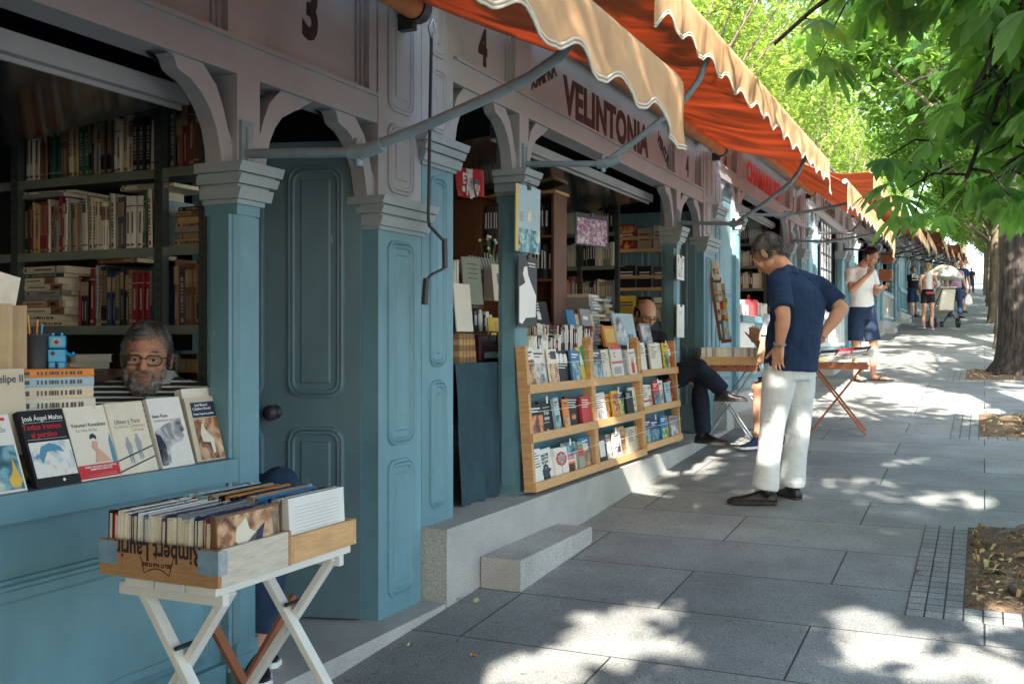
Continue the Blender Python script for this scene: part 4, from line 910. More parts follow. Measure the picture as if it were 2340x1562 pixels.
S = {
 (0, 2): [('white', 8, 'sepia'), ('white', 13, 'grey'), ('ivory', 9, 'sepia', [('r', .3, .9, .75, .95, 'navyp', 'label')]), ('black', 15, 'tx', [('p', [(.1+.28*q+a, .66+b) for a, b in ((0, 0), (.2, 0), (.24, .1), (.2, .24), (.12, .28), (.02, .22), (-.02, .1))], 'whitep', 'white_shape') for q in range(3)]), ('blue', 10, 'blue'), ('yellow', 9, 'band', [('p', [(.5, 1), (1, 1), (1, .3)], 'greenp', 'green_corner')])],
 (0, 1): [('black', 14, 'fire'), ('black', 15, None, [('t', 'El caso\ninterior', .030, .52, .58, 'whitep', dict(bold=.0006, cond=.8)), ('r', .1, .8, .80, .815, 'whitep', 'text_line'), ('r', .2, .7, .38, .392, 'whitep', 'text_line'), ('r', .44, .56, .06, .2, 'whitep', 'logo')]), ('pale blue', 6, 'blue'), ('dark red', 4, 'tx'), ('orange', 7, 'sepia'), ('black', 17, 'tx', [('p', [(.35, .35), (.4, .48), (.5, .42), (.56, .5), (.68, .46), (.66, .34)], 'orangep', 'orange_shape')]), ('red', 13, 'tx')],
 (0, 0): [('white', 9, 'tx'), ('white', 15, None, [('t', 'NUNCA VIAJE\nALREDEDOR\nDEL GLOBO', .0195, .5, .72, 'dark', dict(bold=.0006, cond=.9)), ('p', [(.3, .02), (.25, .3), (.12, .38), (.3, .44), (.35, .54), (.5, .58), (.66, .52), (.68, .44), (.9, .38), (.72, .3), (.76, .02)], 'navyp', 'painted_figure'), ('p', [(.42, .40), (.42, .5), (.58, .5), (.58, .40)], 'creamp', 'painted_face'), ('p', [(.36, .08), (.4, .34), (.62, .34), (.66, .08)], 'bluep', 'painted_dress')]), ('white', 15, None, [('p', [(.5+.42*math.cos(a/8*2*PI), .66+.22*math.sin(a/8*2*PI)) for a in range(8)], 'red', 'red_wreath'), ('p', [(.5+.32*math.cos(a/8*2*PI), .66+.165*math.sin(a/8*2*PI)) for a in range(8)], 'pale', 'wreath_inside'), ('r', .46, .54, .05, .42, 'skinp', 'stem')]), ('white', 15, None, [('r', 0, 1, .62, 1, 'blue', 'picture'), ('t', 'TEXTOS', .036, .5, .56, 'red', dict(bold=.001, cond=.85)), ('r', .2, .85, .08, .44, 'orangep', 'television'), ('r', .3, .75, .14, .38, 'navyp', 'screen')]), ('grey green', 6, 'band'), ('blue', 14, 'sepia', [('r', .35, .8, .3, .8, 'creamp', 'paper_label')])],
 (1, 2): [('charcoal', 10, 'blue'), ('ivory', 12, 'tx', [('p', [(.1, .0), (.2, .5), (.5, .6), (.6, .3), (.5, .05)], 'grey', 'drawing')]), ('white', 12, None, [('t', 'C', .05, .3, .74, 'red', dict(bold=.002)), ('r', 0, 1, .9, 1, 'red', 'colour_band'), ('r', 0, 1, .5, .56, 'red', 'colour_band'), ('r', .1, .8, .2, .4, 'greyp', 'text_block')]), ('grey', 8, 'tx'), ('white', 9, 'band', [('r', .3, .7, .2, .8, 'red', 'red_panel')])],
 (1, 1): [('white', 15, 'tx', [('p', [(.2, .05), (.2, .35), (.5, .5), (.75, .35), (.75, .05)], 'grey', 'picture')]), ('orange', 11, 'fire'), ('yellow', 11, None, [('r', .1, .9, .1, .9, 'fire', 'picture')]), ('navy blue', 11, 'green'), ('black', 11, 'tx'), ('ivory', 10, None, [('p', [(.15+.25*(q % 3), .15+.2*(q//3)), (.3+.25*(q % 3), .15+.2*(q//3)), (.22+.25*(q % 3), .27+.2*(q//3))], 'greenp', 'green_leaf') for q in range(9)])],
 (1, 0): [('black', 12, None, [('r', .2, .8, .3, .8, 'whitep', 'title_panel')]), ('grey', 11, 'grey'), ('ivory', 11, 'grey', [('r', .5, .9, .3, .5, 'navyp', 'dark_block')]), ('tan', 12, 'sepia'), ('beige', 13, 'tx'), ('tan', 9, 'tx')],
 (2, 2): [('white', 10, 'tx'), ('black', 8, 'tx'), ('ivory', 14, 'tx'), ('ivory', 10, 'tx'), ('yellow', 10, 'green'), ('red', 8, 'band')],
 (2, 1): [('white', 10, 'tx', [('r', 0, 1, .35, .42, 'red', 'colour_band')]), ('white', 10, 'multi'), ('red', 10, 'blue'), ('ivory', 11, 'grey'), ('pale blue', 9, 'tx'), ('dark red', 10, 'fire')],
 (2, 0): [('navy blue', 11, 'blue'), ('navy blue', 15, 'blue'), ('blue', 10, 'green'), ('yellow', 5, 'tx'), ('grey', 13, 'grey')]}
for (c, r_w), sp in S.items():
    W_ = ys[c+1]-.004-ys[c]
    face_row((XF, ys[c], ZP+(.02 if c < 2 else .045)), LN, W_, RL[r_w], sp, f'on the {("bottom", "middle", "top")[r_w]} shelf, {("left", "middle", "right")[c]} rack', c*10+r_w, .215 if r_w < 2 else .24)
# counter of the second stall
CT1 = st1.z+.777
def bx(px, py, x): return at(px, py, x=x)
stripe = ['black', 'white', 'dark red', 'white', 'black', 'ivory', 'charcoal', 'white']
row((-D-.18, bx(1206, 780, -D-.18).y, CT1+.0), 1.15, (.14, .17), (.12, .16), (.010, .02), 'in the dark counter row of stall 4', R(90), 41, stripe, lean=.02)
row((-D-.04, bx(1212, 800, -D-.04).y, CT1+.0), .48, (.06, .10), (.1, .12), (.012, .02), 'in the low counter row of stall 4', R(90), 47, stripe, lean=.02)
for (px, col, w, h, lb, its, x, dz) in ((1212, 'black', .30, .20, 'wide black book with white lettering lines leaning above the dark row', [('r', .1, .6, .9-.09*q, .94-.09*q, 'whitep', 'text_line') for q in range(4)]+[('r', .45, .62, .4, .62, 'whitep', 'price_card')], -D-.30, .12),
      (1300, 'blue', .12, .12, 'small bright blue folder on the counter', [], -D-.20, .15), (1322, 'beige', .30, .15, 'beige carton lid lying upright on the counter', [], -D-.26, .10),
      (1412, 'pale blue', .40, .24, 'pale blue portrait book lettered Barral standing on the counter', [('t', 'Barral', .05, .68, .30, 'navyp'), ('p', [(.05, .3), (.3, .1), (.55, .3), (.3, .95), (.1, .8)], 'grey', 'portrait')], -D-.15, .03),
      (1385, 'orange', .22, .15, 'orange book with a yellow panel standing on the counter', [('r', .15, .85, .2, .85, 'yellowp', 'panel')], -D-.12, .02),
      (1470, 'grey', .22, .17, 'grey photograph book near the right post', [('r', .1, .9, .1, .9, 'grey', 'picture')], -D-.12, .03),
      (1325, 'red', .10, .09, 'small red book with white lettering on the paper stack', [('r', .2, .8, .4, .6, 'whitep', 'text_line')], -D-.33, .20),
      (1340, 'grey', .16, .26, 'slim grey blue book leaning beside the tall paper stack', [('r', .2, .7, .7, .8, 'whitep', 'text_line')], -D-.22, .03)):
    p = bx(px, 780, x); cover_book(lb, Matrix.Translation((p.x, p.y, CT1+dz)) @ Matrix.Rotation(R(86), 4, 'Z') @ Matrix.Rotation(R(-12), 4, 'X'), None, w, h, .02, col, its)
stack((-D-.42, bx(1345, 760, -D-.42).y, CT1), 16, 'in the tall stack on the counter of stall 4', R(90), 51, ['tan', 'beige', 'grey', 'cream', 'brown', 'grey'], t=(.02, .03), w=(.18, .2), l=(.26, .34))
stack((-D-.30, bx(1430, 790, -D-.3).y, CT1), 1, 'under the portrait book', R(90), 52, ['pale blue'], l=(.5, .6))
# shelving inside the second stall
YT = 3.79*D
shelving('green grey metal shelving inside stall 4 beside the open door', -4.3, -2.97, YT, [2.72, 2.40, 2.10, 1.74, 1.53, 1.2], .3, st1.z, (-4.28, -3.35, -2.99))
row((-3.86, YT+.02, 2.40), .5, (.23, .27), (.2, .22), (.02, .045), 'on the top shelf inside stall 4', 0, 61, ['cream', 'ivory', 'dark red', 'black', 'cream'])
row((-3.32, YT+.02, 2.40), .30, (.18, .24), (.2, .22), (.02, .035), 'right of the upright inside stall 4', 0, 62, ['brown', 'grey green', 'tan', 'black'])
row((-3.90, YT+.02, 2.10), .55, (.19, .21), (.15, .2), (.008, .012), 'on the second shelf inside stall 4', 0, 63, ['ivory', 'grey', 'white', 'yellow', 'ivory'])
row((-3.90, YT+.0, 1.74), .55, (.22, .30), (.15, .2), (.012, .03), 'on the third shelf inside stall 4', 0, 64, ['white', 'grey', 'ivory', 'black', 'pale blue', 'red'])
row((-3.90, YT-.25, 1.56), .80, (.15, .18), (.12, .15), (.012, .02), 'on the low shelf inside stall 4', 0, 65, ['red', 'dark red', 'white', 'black', 'yellow', 'ivory', 'dark green'])
row((-4.25, YT+.02, 2.40), .36, (.22, .27), (.2, .22), (.02, .04), 'at the left end of the top shelf', 0, 161, ['cream', 'dark red', 'black', 'ivory'])
row((-3.32, YT+.02, 2.10), .30, (.18, .22), (.16, .2), (.012, .03), 'right of the upright, second shelf', 0, 162, ['grey', 'black', 'ivory', 'brown'])
row((-3.32, YT+.02, 1.74), .30, (.2, .26), (.16, .2), (.012, .03), 'right of the upright, third shelf', 0, 163, ['grey', 'black', 'tan', 'ivory'])
row((-4.25, YT+.02, 1.74), .36, (.2, .28), (.16, .2), (.012, .03), 'at the left end of the third shelf', 0, 164)
row((-4.25, YT+.02, 2.10), .34, (.18, .22), (.16, .2), (.012, .03), 'at the left end of the second shelf', 0, 165)
stack((-3.28, YT-.18, 1.60), 9, 'before the low shelf', 0, 166, ['beige', 'grey', 'ivory', 'tan'], t=(.018, .03))
Y5 = stalls[2].location.y+4.25; z5 = stalls[2].location.z
shelving('green grey metal shelving inside the third stall', -4.2, -2.62, Y5, [z5+2.1, z5+1.8, z5+1.5, z5+1.2], .3, z5, (-4.18, -3.4, -2.64))
for i_ in range(4): row((-4.15, Y5+.02, z5+(2.1, 1.8, 1.5, 1.2)[i_]), 1.48, (.17, .25), (.16, .2), (.016, .04), 'inside the third stall', 0, 170+i_)
# wooden wall racks hung on the open door of the second stall
for i, (z, nb) in enumerate(((2.225, 3), (1.875, 3), (1.60, 3))):
    rt = tag(empty('wall_rack', (-3.06, YT+.205, z)), f'small wooden wall rack hung on the open blue door, {nth(i)} from the top', 'rack', 'wall racks on the open door'); w = .46
    b = MB()
    b.box(0, w, -.06, 0, 0, .012); b.build('shelf_board', M['woodh'], rt)
    for zz in (0, .11): b = MB(); b.box(0, w, -.072, -.0605, zz, zz+.028); b.build('front_rail', M['woodh'], rt)
    for x in (0, w-.014): b = MB(); b.box(x, x+.014, -.0595, 0, .0125, .15); b.build('side', M['wood'], rt)
    cs = (('dark red', 'tan', 'beige'), ('black', 'black', 'charcoal'), ('yellow', 'black', 'ivory'))[i]; x = .02
    for q in range(3):
        ww = (.17, .13, .10)[q]; its = [('r', .15, .85, .7-.12*e, .75-.12*e, 'whitep' if sum(PD[cs[q]]) < .9 else 'navyp', 'text_line') for e in range(3)]
        if i == 2 and q == 1: its = [('t', 'FOR', .07, .55, .72, 'orangep', dict(bold=.002))]
        if i == 0 and q == 0: its = [('r', .05, .95, .05, .95, 'fire', 'picture')]+its
        cover_book(f'{cs[q]} book, {nth(q)} from the left in the {nth(i)} wall rack', (rt.location.x+x, rt.location.y-.045, z+.013), (R(-3), 0, 0), ww, (.24, .20, .22)[q] if i == 0 else .22-.01*q, .015, cs[q], its, count=False); x += ww+.02
# left bay of the second stall: cloth covered table, bundles, covers
xq = -D-.13
p0, p1 = bx(1040, 825, xq), bx(1158, 825, xq)
root = tag(empty('cloth_table', (xq, p0.y, st1.z)), 'table hidden under a dark blue cloth in the narrow bay of stall 4', 'table'); H = 1.31-st1.z
b = MB(); n = 40; W_ = 4.0135+P0-p0.y-.01; vs = []; fs = []
for j in range(9):
    for i in range(n+1):
        u = i/n; v = j/8; fold = .014*math.sin(u*17)*v+.01*math.sin(u*41+1)*v+.012*noise.noise(Vector((u*5, v*2, 3)))
        vs.append((fold+.03*v, W_*u, H*(1-v)+.004))
for j in range(8):
    for i in range(n): a = j*(n+1)+i; fs.append((a, a+1, a+n+2, a+n+1))
M['cloth'] = mat('dark_blue_cloth', (.03, .07, .09), .9, .2, 6, .3, 200)
b.add(vs, fs, 0, True); b.build('cloth', M['cloth'], root)
b = MB(); b.box(-.55, -.001, .01, W_, H-.03, H); b.build('table_top', M['cloth'], root)
for x, y in ((-.5, .05), (-.5, W_-.05)): b = MB(); b.box(x-.02, x+.02, y-.02, y+.02, 0, H-.031); b.build('leg', M['iron'], root)
ZC = st1.z+H
for i in range(5):
    p = bx(1048, 800, xq-.12); c_ = ['brown', 'tan', 'brown', 'tan', 'tan'][i]
    b = MB(); b.box(-.14, 0, 0, .20-.006*i, 0, .031); 
    for q in range(1, 5): b.box(-.142, .002, .04*q-.001, .04*q+.001, .001, .030, 1)
    o = b.build('paper_bundle', [M['wood'] if i % 2 else M['cardb'], M['brown']], None, (p.x, p.y+.01, ZC+.032*i)); tag(o, f'brown bundle of old booklets, {nth(i)} from the bottom of the pile on the cloth', 'bundle', 'bundles of booklets on the cloth')
p = bx(1100, 800, xq-.15); b = MB(); b.prism([(-.2, 0), (0, 0), (-.01, .15), (-.1, .165), (-.19, .15)], 0, .26, 0, 'y'); o = b.build('satchel', M['bagm'], None, (p.x, p.y, ZC), bevel=.01); tag(o, 'dark maroon bag on the cloth table beside the booklet bundles', 'bag')
b = MB(); b.tube([(.004, .06, .10), (.02, .08, .17), (.02, .17, .17), (.004, .19, .10)], .006, 6); b.build('handle', M['iron'], o)
shx = xq-.30
b = MB(); b.box(-.25, 0, 0, .56, -.02, 0); o = b.build('shelf_board', M['brown'], None, (shx, bx(1045, 765, shx).y, ZC+.175)); tag(o, 'narrow dark shelf board above the cloth table', 'shelf')
zz = ZC+.176
row((shx-.02, o.location.y+.06, zz), .46, (.10, .13), (.1, .14), (.012, .03), 'on the narrow shelf above the cloth table', R(90), 71, ['black', 'cream', 'charcoal', 'beige', 'ivory'])
b = MB(); b.box(-.25, 0, 0, .56, -.012, 0); o2 = b.build('shelf_board', M['brown'], None, (shx-.10, o.location.y, zz+.155)); tag(o2, 'second dark shelf board, over the black spines above the cloth table', 'shelf')
row((shx-.12, o.location.y+.05, zz+.156), .48, (.13, .16), (.1, .14), (.016, .035), 'on the upper board above the cloth table', R(90), 72, ['dark red', 'navy blue', 'black', 'black', 'dark green', 'red'])
for (px, py, col, w, h, lb, its, x) in ((1064, 694, 'grey green', .19, .27, 'pale green pamphlet with small print hanging in the narrow bay of stall 4', [('r', .3, .8, .85-.1*q, .865-.1*q, 'navyp', 'text_line') for q in range(4)], -.22),
      (1130, 686, 'cream', .13, .22, 'curled cream booklet with a dark window hanging beside the pale green pamphlet', [('r', .4, .6, .45, .75, 'brownp', 'window_picture')], -.22),
      (1045, 757, 'ivory', .16, .26, 'plain cream folder leaning at the left of the narrow bay', [], -.12), (1118, 768, 'yellow', .12, .11, 'small yellow booklet standing on the bag', [('r', .6, .8, .2, .8, 'orangep', 'strip')], -.18), (1142, 766, 'beige', .10, .09, 'beige card beside the small yellow booklet', [], -.18)):
    p = bx(px, py, xq+x); cover_book(lb, Matrix.Translation(p) @ Matrix.Rotation(R(84), 4, 'Z') @ Matrix.Rotation(R(-6), 4, 'X'), None, w, h, .008, col, its, count=False, name='pamphlet', cat='pamphlet')
row((xq-.25, bx(1146, 686, xq-.25).y, bx(1146, 686, xq-.25).z), .14, (.19, .23), (.1, .14), (.012, .02), 'standing beside the curled cream booklet', R(90), 73, ['ivory', 'white', 'black', 'cream'])
row((xq-.25, bx(1030, 682, xq-.25).y, bx(1046, 682, xq-.25).z), .12, (.19, .23), (.1, .14), (.012, .02), 'left of the pale green pamphlet', R(90), 74, ['ivory', 'white', 'grey', 'cream'])
# printers' tray, flowers, brown bookcase
p = bx(1075, 615, xq-.45); b = MB(); b.box(0, .02, 0, .34, 0, .012); 
for i in range(9): b.box(-.10, .02, i*.042, i*.042+.02, .012+.0*i, .085)
o = b.build('card_tray', M['greyp'], None, p, (0, R(-20), 0)); tag(o, 'grey slotted card tray behind the pamphlets', 'tray')
rt = tag(empty('flower_vase', bx(1120, 640, xq-.6)), 'sprig of tiny white dried flowers in front of the brown bookcase', 'flowers'); r_ = random.Random(5); b = MB(); f_ = MB()
for i in range(14):
    a = r_.uniform(-.5, .5); h = r_.uniform(.12, .3); e = Vector((r_.uniform(-.05, .05), a*.25, h)); b.tube([(0, 0, 0), e*.6+Vector((0, 0, .02)), e], .002, 4); f_.ball(e, .011, 6, 4)
b.build('stems', M['greenp'], rt); f_.build('blossoms', M['whitep'], rt)
p = at(1092, 640, y=6.9); rt = tag(empty('bookcase', (p.x, 6.9, st1.z)), 'brown wooden bookcase standing inside the narrow bay of stall 4', 'bookcase'); hh = at(1092, 452, y=6.9).z-st1.z; ww = .62
for nm, q in (('side', (0, .02, 0, .25, 0, hh)), ('side', (ww-.02, ww, 0, .25, 0, hh)), ('top', (-.0, ww+.02, -.02, .25, hh, hh+.02)), ('back', (.02, ww-.02, .235, .25, 0, hh))): b = MB(); b.box(*q); b.build(nm, M['brown'] if nm != 'top' else M['wood'], rt)
b = MB(); b.box(-.30, -.003, -.01, 0, .3, hh); b.build('side_panel', M['brown'], rt)
for i in range(4): b = MB(); b.box(.021, ww-.021, .0, .234, hh-.32*(i+1), hh-.32*(i+1)+.016); b.build('shelf', M['redwood'], rt)
for i in range(2): row((p.x+.03, 6.93, st1.z+hh-.32*(i+1)+.017), ww-.06, (.22, .27), (.15, .18), (.02, .04), f'on the {nth(i)} shelf of the brown bookcase', 0, 80+i, ['charcoal', 'dark red', 'brown', 'black'])
# football scarf
sx = xq-.35; p = bx(1036, 372, sx); q = bx(1098, 372, sx)
rt = tag(empty('scarf', p), 'red and white football scarf hanging in the narrow bay of stall 4', 'scarf'); L_ = q.y-p.y; z_ = bx(1060, 455, sx).z-p.z
def scarf(mb, u0, u1, m): 
    n = 10; vs = []; fs = []
    for j in range(6):
        for i in range(n+1):
            u = u0+(u1-u0)*i/n; v = j/5; vs.append((.02*math.sin(u*14+v)+.012*v, L_*u, z_*v*(1-.15*u)+.01*math.sin(u*9)))
    for j in range(5):
        for i in range(n): a = j*(n+1)+i; fs.append((a, a+1, a+n+2, a+n+1))
    mb.add(vs, fs, m, True)
b = MB(); scarf(b, 0, .45, 0); scarf(b, .45, .78, 1); scarf(b, .78, 1, 0); b.build('fabric', [M['red'], M['whitep']], rt)
for s_, y_, z2 in (('EY', .22, .45), ('ÓN', .22, .78)): text(s_, .085, M['whitep'], rt, (.045, L_*y_, z_*z2), bold=.003)
b = MB(); cy_, cz_ = L_*.62, z_*.62; sh = [(-.04, .05), (.04, .05), (.04, -.01), (.0, -.06), (-.04, -.01)]
b.prism([(cy_+a, cz_+c_) for a, c_ in sh], .04, .044, 0); b.build('crest', M['navyp'], rt)
b = MB(); b.prism([(cy_-.032, cz_+.02), (cy_+.032, cz_+.02), (cy_+.032, cz_-.008), (cy_, cz_-.048), (cy_-.032, cz_-.008)], .0445, .046, 0)
for i in range(3): b.box(.0465, .0475, cy_-.022+.018*i, cy_-.014+.018*i, cz_-.03+.006*(i % 2), cz_+.018, 1)
b.build('crest_stripes', [M['whitep'], M['red']], rt)
# clipped magazines on the posts
def hang(label, px, py, x, w, h, col, its, rz=90, clip=True, nm='magazine'):
    p = at(px, py, x=x); o = cover_book(label, Matrix.Translation(p) @ Matrix.Rotation(R(rz), 4, 'Z') @ Matrix.Rotation(R(1), 4, 'Y'), None, w, h, .006, col, its, count=False, name=nm, cat=nm)
    if clip:
        b = MB(); b.box(w*.45, w*.45+.03, -.008, .012, h-.02, h+.006); b.tube([(w*.45+.005, -.004, h), (w*.45+.004, -.004, h+.03), (w*.45+.025, -.004, h+.03), (w*.45+.024, -.004, h)], .0012, 4); b.build('clip', M['iron'], o)
    return o
hang('pale blue magazine with a yellow spine clipped high on the post of stall 4', 1178, 572, -D+.035, .265, .36, 'pale blue', [('r', 0, .10, 0, 1, 'yellowp', 'yellow_spine'), ('r', .11, 1, .0, .35, 'blue', 'sea_picture'), ('r', .16, .30, .45, .6, 'greyp', 'small_picture'), ('p', [(.45, .48), (.6, .48), (.62, .6), (.56, .66), (.5, .62)], 'creamp', 'pale_shape')], 84)
hang('dark grey art book with a white bust, clipped below the pale blue magazine', 1184, 744, -D+.035, .23, .38, 'charcoal', [('p', [(.05, .05), (.04, .55), (.35, .62), (.22, .74), (.28, .84), (.44, .86), (.5, .74), (.7, .6), (.95, .45), (.93, .14), (.4, .12), (.2, .03)], 'whitep', 'bust_picture'), ('r', .5, .9, .9, .915, 'whitep', 'text_line'), ('r', .55, .9, .86, .872, 'whitep', 'text_line')], 88, nm='art_book')
for i, (py, h) in enumerate(((637, .20), (770, .27))):
    hang(('print of two small etchings clipped on the right post of stall 4', 'plastic sleeve with a pale sheet hanging low on the right post of stall 4')[i], 1547, py, -D+.03, .22, h, 'white', [('r', .1, .5, .1, .9, 'grey', 'etching'), ('r', .55, .9, .1, .9, 'grey', 'etching')] if i == 0 else [('r', .3, .6, .5, .8, 'pale', 'print')], 90, nm=('print', 'sleeve')[i])
hang('framed picture of pink and white flowers hanging inside stall 4', 1314, 558, -D-.55, .40, .25, 'charcoal', [('r', .05, .95, .05, .85, 'flower', 'picture')], 70, nm='picture')
# ---- third stall: leaning ladder rack, table with a long box of books, things on its counter
st2 = stalls[2].location
y_ = 4.06*D; p = at(1648, 775, y=y_)
lad = tag(empty('ladder_rack', at(1648, 775, y=y_)), 'tall leaning wooden rack of slim books strapped with black bands, beside the third stall', 'rack'); o_ = lad.location.copy()
def lp(px, py, dy=0): v = at(px, py, y=y_+dy); return v-o_
b = MB(); b.bar(lp(1617, 592), lp(1647, 778), .03, .02, up=(0, 1, 0)); b.build('side', M['redwood'], lad)
for i, (a, c_) in enumerate((((1624, 640), (1648, 640)), ((1632, 690), (1662, 688)), ((1640, 735), (1665, 732)), ((1648, 778), (1672, 775)))):
    b = MB(); b.bar(lp(*a), lp(*c_), .05, .015, up=(0, 1, 0)); b.build('step', M['redwood'], lad)
k_ = 0
for i, (x0, x1, yb, yt) in enumerate(((1631, 1646, 640, 595), (1634, 1660, 688, 648), (1641, 1665, 733, 690), (1651, 1669, 775, 730))):
    n = 3 if i else 2
    for q in range(n):
        pa = at(x0+(x1-x0)*q/n, yb, y=y_-.01); pb = at(x0+(x1-x0)*(q+1)/n, yb, y=y_-.01); hh = at(x0, yt, y=y_-.01).z-pa.z
        col = ['cream', 'white', 'grey green', 'white', 'tan', 'ivory', 'red', 'yellow', 'teal', 'white', 'pale blue', 'ivory'][k_ % 12]; k_ += 1
        cover_book(f'slim {col} book, {nth(q)} on the {nth(i)} step of the leaning ladder rack', Matrix.Translation(pa) @ Matrix.Rotation(R(0), 4, 'Z') @ Matrix.Rotation(R(-6), 4, 'Y'), None, (pb.x-pa.x)*.96, hh, .02, col, [('r', .1, .9, .3, .6, ('sepia', 'multi', 'grey')[q], 'picture')], count=False)
def xtable(label, px, py, w, l, h, m, rz, legs_m=None, thin=False, zt=None):
    p = at(px, py) if zt is None else at(px, py, z=zt); g_ = gz(p.y)
    rt = tag(empty('folding_table', (p.x, p.y, g_), rz), label, 'table'); tr = .008 if thin else .014
    b = MB()
    for i in range(5): b.box(-w/2+i*w/5, -w/2+(i+1)*w/5-.008, -l/2, l/2, h-.02, h)
    b.build('table_top', M[m], rt, bevel=.002)
    b = MB(); b.box(-w/2, w/2, -l/2, -l/2+.02, h-.055, h-.021); b.box(-w/2, w/2, l/2-.02, l/2, h-.055, h-.021); b.build('apron', M[m], rt)
    for i, y in enumerate((-l/2+.035, l/2-.035)):
        for s in (-1, 1):
            b = MB(); yy = y+s*.011
            if thin: b.tube([(s*w*.42, yy, h-.03), (-s*w*.46, yy, 0)], tr, 8)
            else: b.bar((s*w*.42, yy, h-.03), (-s*w*.46, yy, .005), .018, .03, up=(0, 1, 0))
            b.build('leg', M[legs_m or m], rt)
    return rt
t1 = xtable('low table with bright thin steel crossed legs under the long box of books', 1662, 1010, .50, .42, .68, 'redwood', R(20), 'steel', True)
T1 = t1.matrix_basis if False else Matrix.Translation(t1.location) @ Matrix.Rotation(R(20), 4, 'Z')
for i in range(2):
    b = MB(); y0 = -.22+.22*i
    for q in ((-.26, .26, y0, y0+.01, 0, .07), (-.26, .26, y0+.20, y0+.21, 0, .07), (-.26, -.25, y0+.0105, y0+.1995, 0, .07), (.25, .26, y0+.0105, y0+.1995, 0, .07)): b.box(*q)
    o = b.build('wooden_box', M['woodh']); o.matrix_world = T1 @ Matrix.Translation((0, 0, .682)); tag(o, ('nearer' if not i else 'farther')+' long wooden box of books on the steel legged table', 'box')
    r_ = random.Random(90+i); x = -.245; k_ = 0
    while x < .23:
        w_ = r_.uniform(.012, .024); col = r_.choice(['ivory', 'cream', 'white', 'tan', 'cream', 'grey'])
        book(col, (w_, .15, .17), T1 @ Matrix.Translation((x, y0+.015, .688+.14)) @ Matrix.Rotation(R(-90), 4, 'X'), f'{col} book on edge, {nth(k_)} in the {("nearer", "farther")[i]} box on the steel legged table', r_, 0); x += w_; k_ += 1
t2 = xtable('reddish wooden folding table fanned with magazines, right of the man in the navy polo', 1915, 988, .52, .45, .64, 'redwood', R(5))
T2 = Matrix.Translation(t2.location) @ Matrix.Rotation(R(5), 4, 'Z'); r_ = random.Random(6)
for i, col in enumerate(['yellow', 'green', 'black', 'grey', 'navy blue', 'red', 'white', 'blue', 'black', 'pale blue']):
    c = PD.get(col, (.12, .45, .08)); w_, h_ = .17, .24
    cover_book(f'{col} magazine fanned on the folding table, {nth(i)} from the left', T2 @ Matrix.Translation((-.27+.045*i, -.20+.02*(i % 3), .648+.017*(i % 3)+.005*i)) @ Matrix.Rotation(R(-8+r_.uniform(-9, 9)), 4, 'Z') @ Matrix.Rotation(R(-6), 4, 'Y') @ Matrix.Rotation(R(-77), 4, 'X'), None, w_, h_, .014, c, [('r', .1, .9, .1, .5, ('multi', 'grey', 'pale')[i % 3], 'picture')], count=False, name='magazine', cat='magazine')
# things on the third stall's counter and its white boxes
for i, (px, py, w, h, c, lb) in enumerate(((1690, 800, .75, .30, 'whitep', 'white painted box with a lid standing below the counter of the third stall'),)):
    p = at(px, py, x=-D-.02); b = MB(); b.box(-.3, 0, 0, w, 0, h); b.box(-.31, .012, -.01, w+.01, h, h+.03); tag(b.build('box', M['white'], None, p), lb, 'box')
row((-D-.1, at(1690, 775, x=-D-.1).y, st2.z+.777), 1.6, (.12, .18), (.1, .14), (.02, .04), 'on the counter of the third stall', R(90), 91, ['ivory', 'white', 'red', 'grey', 'cream', 'red'])
p = at(1722, 712, x=-D-.05); p.z = st2.z+.777+.19
b = MB(); b.box(-.16, 0, 0, .24, -.19, 0); b.tube([(-.08, .06, 0), (-.08, .08, .05), (-.08, .16, .05), (-.08, .18, 0)], .007, 6); tag(b.build('red_case', M['red'], None, p, bevel=.01), 'small red case with a handle on the counter of the third stall', 'case')
p = at(1690, 945, x=-D+.14)
# postcards lattice on the fourth stall
st3 = stalls[3].location; b = MB(); rt = tag(empty('postcard_lattice', (-D+.02, st3.y+P0+PW+.02, st3.z+.80)), 'tall lattice of white postcards closing half of the fourth stall', 'display'); 
for i in range(5): b.box(0, .02, .30*i, .30*i+.02, 0, 1.22)
for j in range(6): b.box(.002, .018, .02, 1.2, .24*j, .24*j+.014)
b.build('frame', M['iron'], rt)
for i in range(4):
    for j in range(5):
        b = MB(); b.box(.004, .008, .30*i+.03, .30*i+.29, .24*j+.02, .24*j+.23); c = b.build('card', M['white_paper'], rt)
        q = MB(); q.box(.008, .0095, .30*i+.11, .30*i+.2, .24*j+.08, .24*j+.16); q.build('card_picture', PM['grey'], c)
# orange shelves and lamp further on
for i, (px, py) in enumerate(((2008, 640), (2012, 600))):
    p = at(px, py, x=-D+.1); b = MB(); b.box(0, .25, 0, .5, 0, .25); b.box(.03, .28, .05, .45, .04, .22); tag(b.build('wall_box', M['redwood'], None, p), ('lower' if not i else 'upper')+' orange wooden book box fixed outside a stall beyond the phone man', 'box', 'wall boxes')
# railings (white slatted fronts) on the far stalls' counters
M['palet'] = mat('pale_slats', (.62, .64, .62), .55, .1)
for k in range(3, 12):
    rt = stalls[k]; b = MB(); a, c_ = P0+PW+.03, P1-.03; n = 14
    for i in range(n): y = a+(c_-a)*i/(n-1); b.box(.0, .018, y-.018, y+.018, .06, .74)
    b.box(.019, .03, a, c_, .66, .72); b.box(.019, .03, a, c_, .08, .14); b.build('slatted_front', M['palet'] if k % 2 else M['teal'], rt)
